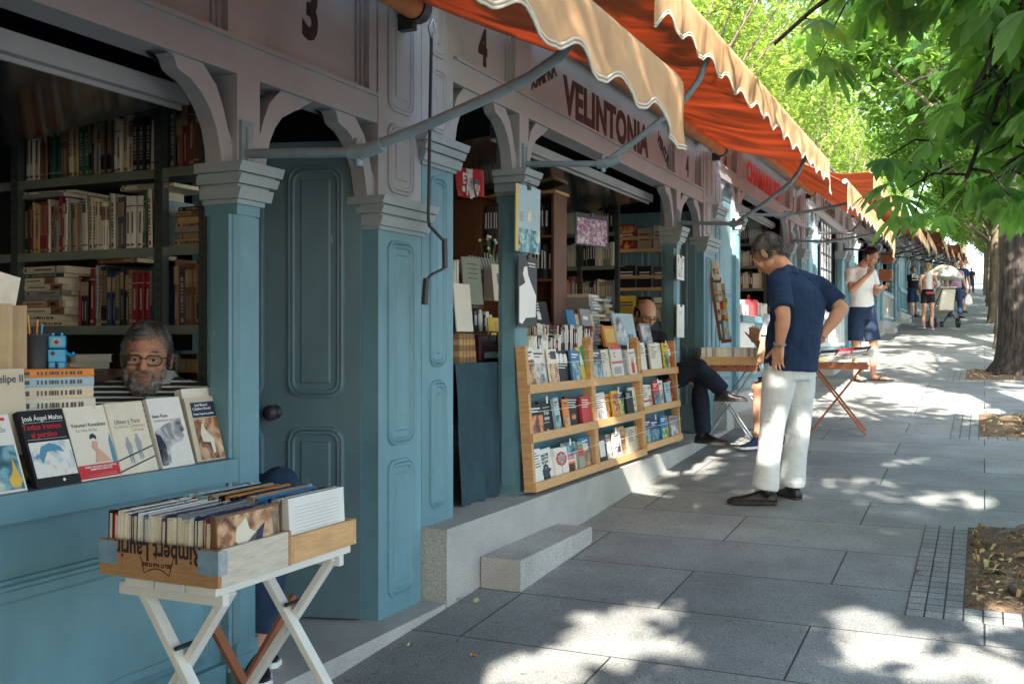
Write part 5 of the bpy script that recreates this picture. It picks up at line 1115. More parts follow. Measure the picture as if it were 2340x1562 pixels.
# left over books
o = STF.build('books', sum([[M.setdefault('c_'+c, mat('cover_'+c.replace(' ', '_'), PD[c], .4, .1)), M['whitep']] for c in STC], []) or [M['paper']]); tag(o, 'rows and stacks of further books deep inside the stalls and in the far boxes', 'books', kind='stuff')
# ------------------------------------------------------------- litter
M['dry'] = mat('dry_leaf', (.42, .27, .12), .7, .35, 30); M['dryg'] = mat('pale_dry_leaf', (.50, .50, .25), .6, .3, 30); M['dryr'] = mat('red_dry_leaf', (.30, .08, .05), .6, .3, 30)
lm = []
for v in range(3):
    b = MB(); n = 8; vs = []; fs = []
    for i in range(n+1):
        s = i/n; w = .30*math.sin(PI*min(1, s*1.02))**.8*(1-.3*s); z = .12*math.sin(s*PI+v)+(.1*v*s*s)
        vs += [(s-.5, w, z+.12*w), (s-.5, 0, z), (s-.5, -w, z+.12*w)]
    for i in range(n): a = i*3; fs += [(a, a+1, a+4, a+3), (a+1, a+2, a+5, a+4)]
    b.add(vs, fs, 0, True); lm.append([b.mesh('fallen_leaf', M[c]) for c in ('dry', 'dryg', 'dryr')])
r_ = random.Random(77); cnt = 0
def fallen(x, y, size, c, where, zoff=.0):
    o = put('fallen_leaf', lm[r_.randrange(3)][c], None, (x, y, gz(y)+.012+zoff), (r_.uniform(-.3, .3), r_.uniform(-.25, .25), r_.uniform(0, 6.3))); s = size; o.scale = (s, s, s*.8)
    tag(o, where, 'leaf', 'fallen leaves')
for n_, (x0, y0, w, l, T) in enumerate(PITS):
    for i in range((9, 6, 3)[n_]):
        x, y = x0+.06+(w-.1)*(i+.5)/9*r_.uniform(.8, 1.1), y0+r_.uniform(.04, l-.04)
        big = 1; c = (1, 0, 2)[i % 3]
        fallen(x, y, r_.uniform(.03, .06) if not big else r_.uniform(.10, .14), c, f'{("dry brown", "pale curled green", "reddish")[c]} fallen leaf in the {("nearest", "second", "third")[n_]} tree pit, {nth(i//3)} of its colour', .02)
for px, py, s, c in ((1175, 1232, .09, 2), (1212, 1210, .10, 1), (1075, 1345, .05, 0), (1065, 1360, .04, 2), (1088, 1378, .05, 1), (1050, 1375, .05, 0), (975, 1400, .05, 1), (945, 1442, .04, 1), (1840, 1165, .04, 0), (2100, 1310, .05, 2), (1700, 1250, .03, 0), (1230, 1440, .03, 0)):
    n9 = globals().get('n9', -1)+1; p = at(px, py); fallen(p.x, p.y, s, c, f'{("dry brown", "pale green", "reddish brown")[c]} leaf on the paving, {nth(n9)} of the loose ones counted from the step', 0 if px not in (1175, 1212) else .15)
# soil crumbs and chips around
b = MB()
for n_, (x0, y0, w, l, T) in enumerate(PITS):
    for i in range(520 if n_ == 0 else 200):
        x, y = x0+r_.uniform(.02, w-.02), y0+r_.uniform(.02, l-.02); s = r_.uniform(.004, .016); z = gz(y)+.02+r_.uniform(0, .012)
        T_ = Matrix.Translation((x, y, z)) @ Euler((r_.uniform(0, 3), r_.uniform(0, 3), r_.uniform(0, 3))).to_matrix().to_4x4()
        b.box(-s*1.6, s*1.6, -s*.6, s*.6, -s*.15, s*.15, r_.choice((0, 0, 1, 2)), T_)
    for i in range((190, 60, 30)[n_]):
        x, y = x0+r_.uniform(.04, w-.04), y0+r_.uniform(.04, l-.04); s = r_.uniform(.025, .05); src = lm[r_.randrange(3)][0]
        T_ = Matrix.Translation((x, y, gz(y)+.03)) @ Euler((r_.uniform(-.5, .5), r_.uniform(-.5, .5), r_.uniform(0, 6))).to_matrix().to_4x4() @ Matrix.Scale(s, 4)
        b.add([T_ @ v.co for v in src.vertices], [tuple(p.vertices) for p in src.polygons], r_.choice((0, 0, 2)), True)
tag(b.build('leaf_litter', [M['dry'], M['soil'], M['dryg']]), 'crumbs of bark and broken leaves covering the tree pits', 'litter', kind='stuff')
for k_, (sx_, sy_, pts) in enumerate(((0, 0, ((2250, 1330), (2290, 1315), (2340, 1330), (2400, 1350))), (0, 0, ((2240, 1352), (2275, 1360), (2310, 1345), (2345, 1368), (2400, 1372))), (0, 0, ((2255, 1238), (2300, 1222), (2350, 1215), (2420, 1225))))):
    P_ = [at(px, py) for px, py in pts]; Q_ = []; W_ = []
    for i in range(len(P_)-1):
        for s in range(7):
            u = s/7; q = P_[i].lerp(P_[i+1], u); f = (i+u)/len(P_); Q_.append(q+Vector((.03*noise.noise(q*9), .03*noise.noise(q*9+Vector((5, 0, 0))), .012+.03*noise.noise(q*7)+.015*f))); W_.append((.010+.026*f)*(1+.35*noise.noise(q*22)))
    b = MB(); b.tube(Q_, W_, 12); tag(b.build('tree_root', M['bark2']), ('twisted grey root crossing the nearest tree pit', 'lower knotted root in the nearest tree pit', 'root along the far edge of the nearest tree pit')[k_], 'root')
for px, py in ((935, 1470), (1090, 1500)):
    p = at(px, py); b = MB(); b.tube([(0, 0, .005), (.022, 0, .005)], .004, 6, 0); b.tube([(.022, 0, .005), (.03, 0, .005)], .004, 6, 1); tag(b.build('cigarette_butt', [M['orangep'], M['whitep']], None, p, (0, 0, px)), ('orange cigarette end on the paving nearest the kerb', 'orange cigarette end on the paving, farther from the kerb')[px > 1000], 'litter', 'cigarette ends')
# ------------------------------------------------------------- people
def skinmat(n, c): return mat(n, c, .5, .12, 9, .15, 120, spec=.35)
M['skin'] = skinmat('skin', (.52, .27, .18)); M['skint'] = skinmat('tanned_skin', (.60, .31, .20)); M['skinf'] = skinmat('warm_skin', (.60, .34, .23))
M['hairg'] = mat('grey_hair', (.045, .043, .043), .5, .4, 30, 1, 220, col2=(.24, .24, .24), stretch=(1, 1, .4)); M['haird'] = mat('dark_hair', (.018, .014, .012), .55, .3, 40, .8, 200); M['hairb'] = mat('blond_hair', (.50, .32, .14), .5, .3, 40, .8, 200)
M['beard'] = mat('grey_beard', (.30, .27, .24), .8, .5, 60, 1, 260, col2=(.66, .64, .6)); M['eyew'] = mat('eye_white', (.7, .68, .64), .3, 0); M['lip'] = mat('lips', (.42, .16, .13), .5, .1)
M['navy'] = mat('navy_jersey', (.009, .030, .085), .85, .18, 6, 1.2, 9, stretch=(1.6, 1.6, .8)); M['khaki'] = mat('pale_cotton', (.66, .71, .73), .85, .06, 6, .9, 9, stretch=(1, 1, 2.4)); M['jeans'] = mat('blue_denim', (.018, .045, .10), .9, .3, 10, .4, 40)
M['darkj'] = mat('dark_denim', (.008, .014, .028), .9, .3, 10, .4, 40); M['shortn'] = mat('dark_blue_cotton', (.015, .03, .07), .9, .2, 8, .4, 30); M['tee'] = mat('white_jersey', (.76, .76, .74), .9, .06, 8, 1.2, 9); M['blackc'] = mat('black_cloth', (.012, .012, .016), .9, .2, 10, .3, 40)
M['lilac'] = mat('lilac_jersey', (.36, .24, .36), .9, .1, 8, .3, 30); M['limec'] = mat('lime_cloth', (.14, .40, .03), .8, .1, 10); M['shoe'] = mat('black_leather', (.008, .008, .011), .42, .2, 20, .2, 60, spec=.4); M['sole'] = mat('dark_sole', (.04, .035, .03), .8)
M['lens'] = mat('spectacle_lens', (.25, .25, .25), .08, 0, trans=None, spec=.8)
m_ = M['lens'].node_tree; b_ = m_.nodes['Principled BSDF']; b_.inputs['Alpha'].default_value = .05
# striped polo
m = mat('striped_jersey', (.03, .04, .05), .85, .08, 6); M['stripe'] = m; N_ = m.node_tree.nodes; L_ = m.node_tree.links
w_ = N_.new('ShaderNodeTexWave'); w_.bands_direction = 'Z'; w_.inputs['Scale'].default_value = 17; w_.inputs['Distortion'].default_value = .9; w_.inputs['Detail Scale'].default_value = .6
tc_ = N_.new('ShaderNodeTexCoord'); L_.new(tc_.outputs['Object'], w_.inputs['Vector']); mr = N_.new('ShaderNodeMapRange'); mr.inputs[1].default_value = .72; mr.inputs[2].default_value = .78; L_.new(w_.outputs['Fac'], mr.inputs[0])
mx = N_.new('ShaderNodeMix'); mx.data_type = 'RGBA'; L_.new(mr.outputs[0], mx.inputs[0]); mx.inputs[6].default_value = (.03, .04, .045, 1); mx.inputs[7].default_value = (.78, .78, .74, 1); L_.new(mx.outputs[2], N_['Principled BSDF'].inputs['Base Color'])
tx = bpy.data.textures.new('folds', 'CLOUDS'); tx.noise_scale = .07; tx.noise_depth = 2
tx2 = bpy.data.textures.new('creases', 'MARBLE'); tx2.noise_scale = .10; tx2.turbulence = 9; tx2.marble_type = 'SOFT'
tx3 = bpy.data.textures.new('long_creases', 'CLOUDS'); tx3.noise_scale = .16; tx3.noise_depth = 3
def vox(mb, name, m, parent, size, sm=3, disp=0, tex=None, loc=None):
    o = mb.build(name, m, parent)
    r = o.modifiers.new('remesh', 'REMESH'); r.mode = 'VOXEL'; r.voxel_size = size; r.use_smooth_shade = True
    s = o.modifiers.new('smooth', 'SMOOTH'); s.iterations = sm; s.factor = .6
    if disp: d = o.modifiers.new('folds', 'DISPLACE'); d.texture = tex or tx; d.strength = disp; d.mid_level = .5; d.texture_coords = 'LOCAL'
    return o
def etube(mb, secs, side=(1, 0, 0), n=20):
    """elliptical sections: (centre, half width, half depth, side vector, forward vector) """
    rs = []
    for s in secs:
        c, rx, ry = Vector(s[0]), s[1], s[2]; sv = Vector(s[3] if len(s) > 3 else side).normalized(); fv = Vector(s[4]).normalized() if len(s) > 4 else Vector((0, 0, 1)).cross(sv).normalized()
        rs.append([c+sv*rx*math.cos(2*PI*k/n)+fv*ry*math.sin(2*PI*k/n) for k in range(n)])
    mb.rings(rs); return mb
def limb(mb, pts, rad, n=14):
    P, Q = [], []
    for i in range(len(pts)-1):
        a, b = Vector(pts[i]), Vector(pts[i+1])
        for t in (0, .33, .66): P.append(a.lerp(b, t)); Q.append(rad[i]+(rad[i+1]-rad[i])*t)
    P.append(Vector(pts[-1])); Q.append(rad[-1]); mb.tube(P, Q, n)
    for p, r in zip(pts, rad): mb.ball(p, r*.99, 12, 8)
def frame(o, x, z):
    x = Vector(x).normalized(); z = Vector(z); z = (z-x*z.dot(x)).normalized(); y = z.cross(x); T = Matrix((x, y, z)).transposed().to_4x4(); T.translation = Vector(o); return T
def hand(mb, w, d, back, side=1, curl=.5, s=1.0, thumb=.9, spread=.12):
    """wrist point, finger direction, back-of-hand normal; side=+1 puts the thumb at +y of the frame"""
    T = frame(w, d, back)
    T3 = lambda p: T @ Vector((p[0]*s, p[1]*s*side, p[2]*s))
    for k in range(4):
        mb.tube([T3((-.01, (.02-.012*k), 0)), T3((.045, .030-.019*k, .003)), T3((.088-.006*abs(k-1), .031-.0205*k, 0))], [.017*s, .0165*s, .0125*s], 8)
    for k, ln in enumerate((.070, .078, .073, .058)):
        y0 = .031-.0205*k; p = Vector((.086-.006*abs(k-1), y0, 0)); a = curl*.45; pts = [p]; L = ln*.45; dy = (1.5-k)*spread
        for q, f in enumerate((.45, .32, .23)):
            p = p+Vector((math.cos(a)*ln*f, dy*ln*f, -math.sin(a)*ln*f)); pts.append(p); a += curl*.75
        mb.tube([T3(v) for v in pts], [.0092*s, .0086*s, .0078*s, .0062*s], 8); mb.ball(T3(pts[-1]), .0062*s, 8, 6)
    pts = [Vector((.012, .022, -.004)), Vector((.040, .022+.030*thumb, -.010)), Vector((.066, .022+.055*thumb, -.014)), Vector((.088, .022+.070*thumb, -.016))]
    mb.tube([T3(v) for v in pts], [.015*s, .0125*s, .0105*s, .0078*s], 8); mb.ball(T3(pts[-1]), .0078*s, 8, 6)
def headm(mb, T, s=1.0, neck=True):
    """head in a frame: origin at the middle of the skull, +y forward, +z up"""
    h = MB()
    h.ball((0, -.012, .022), (.077, .096, .098), 20, 14); h.ball((0, .030, -.042), (.060, .062, .068), 16, 10)
    h.ball((0, .052, -.085), (.036, .034, .028), 12, 8)                          # chin
    h.ball((0, .072, .018), (.056, .022, .018), 12, 6)                           # brow
    for s_ in (-1, 1):
        h.ball((s_*.040, .062, -.028), (.024, .024, .022), 10, 6); h.ball((s_*.055, .015, -.062), (.016, .03, .03), 10, 6)
        h.ball((s_*.080, -.006, -.012), (.008, .019, .032), 10, 8); h.ball((s_*.084, -.012, .004), (.007, .014, .016), 8, 6)
    h.tube([(0, .082, .012), (0, .096, -.012), (0, .108, -.034), (0, .084, -.044)], [.009, .011, .0145, .010], 10)
    for s_ in (-1, 1): h.ball((s_*.013, .092, -.036), (.010, .011, .009), 8, 6)
    h.ball((0, .082, -.058), (.024, .012, .007), 10, 6); h.ball((0, .080, -.068), (.020, .011, .006), 10, 6)
    mb.add([T @ (Vector(v)*s) for v in h.v], h.f, 0, True)
def face(T, s, root, glasses=None, lids=.4, iris='brownp'):
    for s_ in (-1, 1):
        b = MB(); b.ball((0, 0, 0), .0125*s, 12, 8); o = b.build('eye', M['eyew'], root); o.matrix_local = T @ Matrix.Translation((s_*.031*s, .0715*s, -.004*s))
        b = MB(); b.ball((0, .0108*s, -.001), (.0066*s, .0032*s, .0066*s), 10, 6); q = b.build('iris', M['dark'], o)
        b = MB(); b.tube([T @ (Vector((s_*(.014+.0105*k), .0885-.002*k, .018+.005*math.sin(k*.8)))*s) for k in range(4)], [.0035*s, .0048*s, .0045*s, .002*s], 6); b.build('eyebrow', M['haird' if iris != 'grey' else 'hairg'], root)
        b = MB(); b.tube([T @ (Vector((s_*(.031+.012*math.cos(a)), .0825-.003*abs(math.cos(a)), -.004+.0065*math.sin(a)))*s) for a in [PI*i/6 for i in range(7)]], .0042*s, 6); b.build('eyelid', M['skin'], root)
    b = MB(); b.tube([T @ (Vector((x, .0945-abs(x)*.3, -.063+abs(x)*.05))*s) for x in (-.022, -.01, 0, .01, .022)], [.002*s, .004*s, .0045*s, .004*s, .002*s], 6); b.build('mouth', M['lip'], root)
    if glasses:
        g_ = tag(empty('spectacles'), 'thin dark framed rectangular spectacles worn by ' + glasses, 'spectacles'); g_.matrix_world = root.matrix_world_ @ T if hasattr(root, 'matrix_world_') else T
        return g_
def strands(body, T, name, m, blobs, flow, ln, seed, wd=.0011):
    r = np.random.default_rng(seed); V, F = [], []
    for c, rad, n in blobs:
        q = r.normal(0, 1, (n, 3)); q /= np.linalg.norm(q, axis=1, keepdims=True)
        for d in q:
            p = Vector(c)+Vector((d[0]*rad[0], d[1]*rad[1], d[2]*rad[2])); nn = Vector((d[0]/rad[0], d[1]/rad[1], d[2]/rad[2])).normalized()
            f = Vector(flow)+Vector(r.normal(0, .35, 3)); f = (f-nn*f.dot(nn)).normalized()*.85+nn*.35; L = ln*r.uniform(.5, 1.2); w = f.cross(nn).normalized()*wd
            a = T @ p; b1 = T @ (p+f*L*.55+nn*L*.12); e = T @ (p+f*L); w = T.to_3x3() @ w; o = len(V)
            V += [a-w, a+w, b1+w, b1-w, e]; F += [(o, o+1, o+2, o+3), (o+3, o+2, o+4)]
    me = bpy.data.meshes.new(name); me.from_pydata([tuple(v) for v in V], [], F); me.materials.append(m); return put(name, me, body)
def figure(label, loc, rz, J, vs=.008, skin='skin', hair='haird', hs=1.0, parts=(), hair_kind='short', name='person', bare_legs=False, ankle_to_toe=.24, hat=None, armr=1.0, legr=1.0, group=None):
    """J: joints in the figure's own metres (x = camera right, y = away from the camera, z up)"""
    V = lambda k: Vector(J[k]); mb = MB(); T = Matrix.Translation(V('head')) @ Matrix(J['hm']).to_4x4() if 'hm' in J else Matrix.Translation(V('head')) @ Euler(J.get('hrot', (0, 0, PI))).to_matrix().to_4x4()
    headm(mb, T, hs); nk = T @ Vector((0, -.02, -.07)); limb(mb, [nk, V('neck')], [.052, .058])
    sv = (V('shR')-V('shL')); sd = sv.normalized(); up = (V('neck')-V('pel')).normalized(); fw = up.cross(sd)
    etube(mb, [(V('neck'), .07, .055, sd, fw), (V('neck').lerp(V('chest'), .35), sv.length*.40, .085, sd, fw), (V('chest'), sv.length*.40, .11, sd, fw), (V('waist'), .14, .10, sd, fw), (V('pel'), .15, .105, sd, fw)])
    for s_ in 'LR':
        limb(mb, [V('sh'+s_), V('el'+s_)], [.053*armr, .043*armr]); a, b_ = V('el'+s_), V('wr'+s_)
        mb.tube([a, a.lerp(b_, .25), a.lerp(b_, .6), b_], [.041*armr, .044*armr, .034*armr, .026*armr], 14)
        hd = J.get('hand'+s_, ((0, 0, -1), (0, -1, 0), 1, .5)); hand(mb, b_, hd[0], hd[1], hd[2], hd[3], J.get('hs', 1.0), *(hd[4:5] or (.9,)))
        limb(mb, [V('hip'+s_), V('kn'+s_)], [.082*legr, .056*legr]); a, b_ = V('kn'+s_), V('an'+s_)
        mb.tube([a, a.lerp(b_, .3), a.lerp(b_, .7), b_], [.054*legr, .058*legr, .042*legr, .034*legr], 14)
        tv = Vector(J['toe'+s_]); ft = 1 if J.get('bare') else .62; limb(mb, [b_+Vector((0, 0, -.02)), b_+tv*.55+Vector((0, 0, -.045)), b_+tv*(.6+.4*(ft == 1))+Vector((0, 0, -.052))], [.034*ft, .032*ft, .022*ft])
    body = vox(mb, name, M[skin], None, vs, 2); body.location = loc; body.rotation_euler.z = rz; tag(body, label, 'person', group)
    body['__T'] = [list(r) for r in T] if 0 else 0; del body['__T']
    face(T, hs, body, None, iris='grey' if hair == 'hairg' else 'd') if vs < .012 else None
    if hair_kind:
        h = MB()
        if hair_kind in ('short', 'thin', 'bun'):
            h.ball((0, -.024, .036), (.082, .094, .092), 20, 14)
            for s_ in (-1, 1): h.ball((s_*.070, -.018, .0), (.014, .034, .045), 10, 8)
            h.ball((0, -.075, -.018), (.058, .036, .06), 14, 8)
        if hair_kind == 'fringe': h.ball((0, -.022, .042), (.079, .092, .084), 20, 14); h.ball((.01, .052, .086), (.048, .024, .015), 12, 6); h.ball((0, -.075, -.018), (.06, .04, .06), 14, 8); [h.ball((s_*.074, -.006, .01), (.012, .036, .05), 10, 8) for s_ in (-1, 1)]
        if hair_kind == 'ring': [h.ball((s_*.074, -.022, .0), (.012, .05, .045), 10, 8) for s_ in (-1, 1)]; h.ball((0, -.085, .0), (.06, .028, .05), 14, 8)
        if hair_kind == 'bun': h.ball((0, -.12, .05), .035, 12, 8)
        H_ = MB(); H_.add([T @ (Vector(v)*hs) for v in h.v], h.f, 0, True); o = vox(H_, 'hair', M[hair], body, max(.004, vs*.7), 2, .010 if vs < .012 else 0, tx)
    for p in parts: p(body, V, T, sd, fw, up)
    return body, T
def shirt(m, sleeve=.62, w=1.0, hem=-.04, disp=.012, belly=0, vs=.008, tank=False, tex=None, drop=0, name='shirt', cuffr=1.0):
    def f(body, V, T, sd, fw, up):
        mb = MB(); L = (V('shR')-V('shL')).length; n, c, wa, pe = V('neck'), V('chest'), V('waist'), V('pel'); e = pe+up*(-.0)+(pe-wa)*(-hem/.1)*.0
        bot = pe+Vector((0, 0, hem)); k = .78 if tank else 1
        etube(mb, [(n+up*.012, .062, .058, sd, fw), (n.lerp(c, .10), .10, .075, sd, fw), (n.lerp(c, .26), L*.42*k, .098, sd, fw), (n.lerp(c, .6), L*.47*k*w, .122*w, sd, fw), (c, L*.46*w, .135*w, sd, fw), (c.lerp(wa, .5)+fw*(-belly*.3), L*.43*w, .132*w+belly*.3, sd, fw), (wa-fw*belly*.0, L*.42*w, .125*w+belly, sd, fw), (wa.lerp(bot, .6), L*.43*w, .125*w+belly*.6, sd, fw), (bot, L*.45*w, .13*w+belly*.3, sd, fw)], n=28)
        if not tank:
            for s_ in 'LR':
                limb(mb, [n.lerp(c, .12), V('sh'+s_)+Vector((0, 0, .006))], [.066, .062]); limb(mb, [n.lerp(c, .45), V('sh'+s_)-up*.03], [.09, .066]); a, b = V('sh'+s_), V('el'+s_); t = a.lerp(b, sleeve); inn = a.lerp(c, .25)
                mb.tube([inn, a+Vector((0, 0, .004)), a.lerp(b, sleeve*.5), t], [.070, .070, .070*cuffr, .070*cuffr], 18); mb.ball(a, .069, 14, 10)
                if sleeve > .9: w_ = V('wr'+s_); mb.tube([b, b.lerp(w_, .85)], [.055, .04], 14); mb.ball(b, .058, 12, 8)
        vox(mb, name, M[m], body, vs, 4, disp, tex)
    return f
def legs(m, length=1.0, w=1.0, vs=.008, disp=.014, top=.0, cuff=.062, name='trousers', tex=None, seat=.16):
    def f(body, V, T, sd, fw, up):
        mb = MB(); pe = V('pel'); hs_ = (V('hipR')-V('hipL')).normalized()
        etube(mb, [(pe+Vector((0, 0, .10+top)), .155*w, .115*w, sd, fw), (pe+Vector((0, 0, .0)), seat*1.05*w, .135*w, sd, fw), ((V('hipL')+V('hipR'))/2+Vector((0, 0, -.06)), seat*w, .12*w, sd, fw)], n=24)
        for s_ in 'LR':
            h, k, a = V('hip'+s_), V('kn'+s_), V('an'+s_)
            if length < .62: e = h.lerp(k, length/.52); mb.tube([h, h.lerp(e, .5), e], [.10*w, .096*w, .094*w*cuff/.062], 20); mb.ball(h, .1*w, 14, 10)
            else:
                e = k.lerp(a, min(1.0, (length-.5)/.5)); mb.tube([h, h.lerp(k, .5), k, k.lerp(e, .45), e.lerp(k, .06), e], [.105*w, .094*w, .076*w, .073*w, cuff*1.04, cuff], 20); mb.ball(h, .104*w, 14, 10); mb.ball(k, .075*w, 14, 10)
        vox(mb, name, M[m], body, vs, 3, disp, tex)
    return f
def shoes(m, s=1.0, vs=.006, sole=True, flip=False, solem='sole'):
    def f(body, V, T, sd, fw, up):
        for s_ in 'LR':
            a = V('an'+s_); tv = Vector(V_toe[s_]) if 0 else Vector(body['toe'+s_]); t = tv.normalized(); g_ = a.z-.078; T_ = frame((a.x, a.y, g_), (t.x, t.y, 0), (0, 0, 1)); L = tv.length
            mb = MB()
            if flip:
                pr = [(-.075, -.045), (-.075, .045), (L*.5, .048), (L+.03, .060), (L+.085, .01), (L+.06, -.046), (L*.4, -.048)]; mb.prism([(x, y) for x, y in pr], -.006, .018, 0, 'z'); mb.add([], [])
                b = MB(); b.add([T_ @ Vector(v) for v in mb.v], mb.f); o = b.build('sandal', M[m], body)
                b = MB(); b.tube([T_ @ Vector(p) for p in ((L*.35, -.045, .012), (L*.5, -.03, .06), (L*.8, .012, .035))], .007, 6); b.tube([T_ @ Vector(p) for p in ((L*.35, .045, .012), (L*.5, .03, .06), (L*.8, .012, .035))], .007, 6); b.build('strap', M[m], o); continue
            rs = []
            for x, w_, h_ in ((-.075, .012, .045), (-.068, .032, .072), (-.03, .038, .088), (.03, .038, .086), (L*.5, .042, .064), (L*.8, .047, .048), (L+.03, .042, .038), (L+.058, .014, .022)):
                rs.append([T_ @ Vector((x, w_*s*math.cos(q)*(1 if math.sin(q) < 0 else .93), .018+(h_-.018)*max(0, math.sin(q))**.8 if math.sin(q) > 0 else .018)) for q in [2*PI*k/16 for k in range(16)]])
            mb.rings(rs); mb.tube([T_ @ Vector((-.02, 0, .06)), T_ @ Vector((-.0, 0, .10))], .043, 14); o = vox(mb, 'shoe', M[m], body, vs, 2)
            if sole:
                b = MB(); pr = [(-.078, -.02), (-.078, .02), (-.06, .036), (L*.4, .040), (L*.8, .049), (L+.03, .044), (L+.062, .012), (L+.062, -.012), (L+.03, -.042), (L*.8, -.046), (L*.4, -.038), (-.06, -.036)]
                b.prism(pr, 0, .02, 0, 'z'); b2 = MB(); b2.add([T_ @ Vector(v) for v in b.v], b.f); b2.build('sole', M[solem], o)
    return f
def spectacles(label, body_loc, body_rz, T, s, m='iron'):
    g_ = empty('spectacles'); g_.matrix_world = Matrix.Translation(body_loc) @ Matrix.Rotation(body_rz, 4, 'Z') @ T; tag(g_, label, 'spectacles')
    fr = MB(); y = .098*s
    for s_ in (-1, 1):
        pr = [(s_*(.033+.024*math.cos(a)*(1.08 if abs(math.cos(a)) > .5 else 1))*s, y-abs(math.cos(a))*.002, (-.006+.0165*max(-1, min(1, 1.25*math.sin(a))))*s) for a in [2*PI*i/20 for i in range(21)]]
        fr.tube(pr, .0024*s, 6); b = MB(); b.add([Vector(p) for p in pr[:-1]], [tuple(range(20))]); b.build('lens', M['lens'], g_)
        fr.tube([(s_*.059*s, y-.003, .004*s), (s_*.078*s, y-.03, .004*s), (s_*.086*s, .0, .0)], .0022*s, 6)
    fr.tube([(-.010*s, y, -.002*s), (0, y+.004, .001), (.010*s, y, -.002*s)], .002*s, 6); fr.build('frame', M[m], g_); return g_
CR = math.atan2(.4190, .9080)
def place(px, py, z=None, t=None): return at(px, py) if z is None else at(px, py, z=z)
def fig(label, loc, J, parts, **kw):
    # toe vectors are read by shoes() from the body, so store them on a proxy first
    global _J; _J = J
    wrapped = []
    def pre(body, V, T, sd, fw, up):
        body['toeL'] = J['toeL']; body['toeR'] = J['toeR']
    b, T = figure(label, loc, kw.pop('rz', CR), J, parts=[pre]+list(parts), **kw)
    del b["toeL"], b["toeR"]
    return b, T
def body_props(b): return b
# --- man in the navy polo, back to the camera
B0 = at(1752, 1147)
J = dict(head=(.008, -.01, 1.58), hrot=(R(-44), 0, R(50)), neck=(.135, -.0, 1.465), chest=(.20, .0, 1.27), waist=(.165, -.01, 1.04), pel=(.150, .0, .88),
  shL=(.045, -.115, 1.405), shR=(.355, .095, 1.385), elL=(.035, -.27, 1.175), wrL=(.025, -.215, 1.00), elR=(.475, -.01, 1.235), wrR=(.345, -.02, 1.055),
  hipL=(.075, -.045, .84), hipR=(.215, .045, .84), knL=(.025, -.05, .50), knR=(.225, .07, .50), anL=(-.030, -.07, .080), anR=(.190, .11, .080), toeL=(-.17, .03, 0), toeR=(-.07, .13, 0),
  handL=((-.12, .05, -1), (-.75, -.55, 0), -1, .35, 1.15), handR=((-.8, .3, -.35), (.4, -.9, 0), 1, .5, .6))
def collar(m, r=.064):
    def f(body, V, T, sd, fw, up):
        mb = MB(); n = V('neck'); c0 = n.lerp(T @ Vector((0, -.02, -.07)), .25); rs = []
        for rr, h in ((r+.020, -.012), (r+.004, .028), (r, .034), (r-.006, .026), (r-.004, -.01)):
            rs.append([c0+(sd*math.cos(a)*rr*1.05+fw*math.sin(a)*rr)+up*(h-.012*math.cos(a+1.2)) for a in [2*PI*k/24 for k in range(24)]])
        mb.rings(rs, cap=False); mb.build('collar', M[m], body)
    return f
b, T = fig('man in a navy polo and pale trousers seen from behind, hands on hips, looking down', B0, J, [shirt('navy', .80, 1.12, -.045, .016, vs=.006, belly=.03, tex=tx, cuffr=1.05), legs('khaki', .985, 1.04, .006, .014, cuff=.080, tex=tx3), shoes('shoe'), collar('navy')], vs=.0055, skin='skint', hair='hairg', hs=1.06, hair_kind='short', armr=1.05)
strands(b, T, 'locks', M['hairg'], [((0, -.024, .036), (.083*1.04, .095*1.04, .093*1.04), 4200), ((0, -.075, -.018), (.06, .038, .062), 900), ((-.072, -.018, 0), (.015, .036, .047), 300), ((.072, -.018, 0), (.015, .036, .047), 300)], (.1, -.7, -.5), .026, 5)
w = Vector(J['wrL']); e = Vector(J['elL']); d = (w-e).normalized(); mb = MB(); Tt = frame(w-d*.012, d, (0, -1, 0)); mb.tube([Tt @ Vector((0, math.cos(a)*.034, math.sin(a)*.031)) for a in [2*PI*i/20 for i in range(21)]], .0065, 8)
mb.tube([Tt @ Vector((0, .02*math.cos(a), .033)) for a in (0, 1, 2, 3, 4, 5, 6)], .006, 6); o = mb.build('wristwatch', M['steel'], None, B0, (0, 0, CR)); tag(o, 'steel wristwatch on the left wrist of the man in the navy polo', 'watch')
# --- man in the white t-shirt with a phone
B1 = at(1975, 870); k = 1.0
J = dict(bare=1, head=(.055, -.10, 1.675), hrot=(R(-30), 0, R(-135)), neck=(-.055, .0, 1.525), chest=(-.055, .0, 1.32), waist=(-.04, .0, 1.10), pel=(-.03, .0, .93),
  shR=(-.225, -.055, 1.455), shL=(.125, .055, 1.455), elR=(-.235, -.20, 1.215), wrR=(-.02, -.27, 1.44), elL=(.165, .0, 1.19), wrL=(.135, -.235, 1.235),
  hipR=(-.115, -.02, .88), hipL=(.06, .03, .88), knR=(-.13, -.04, .50), knL=(.125, .0, .50), anR=(-.115, .0, .080), anL=(.125, .02, .080), toeR=(.02, -.17, 0), toeL=(.18, -.05, 0),
  handR=((.45, .55, .75), (-.4, -.8, .3), 1, 1.0, .4), handL=((.5, -.75, .2), (0, -.2, -1), 1, .7, .5))
b, T = fig('man in a white t-shirt and dark shorts eating and looking at his phone', B1, J, [shirt('tee', .62, 1.08, -.01, .014, vs=.009), legs('shortn', .46, 1.1, .009, .012, name='shorts'), shoes('shoe', flip=True)], vs=.0075, skin='skin', hair='haird', hair_kind='short', hs=1.02)
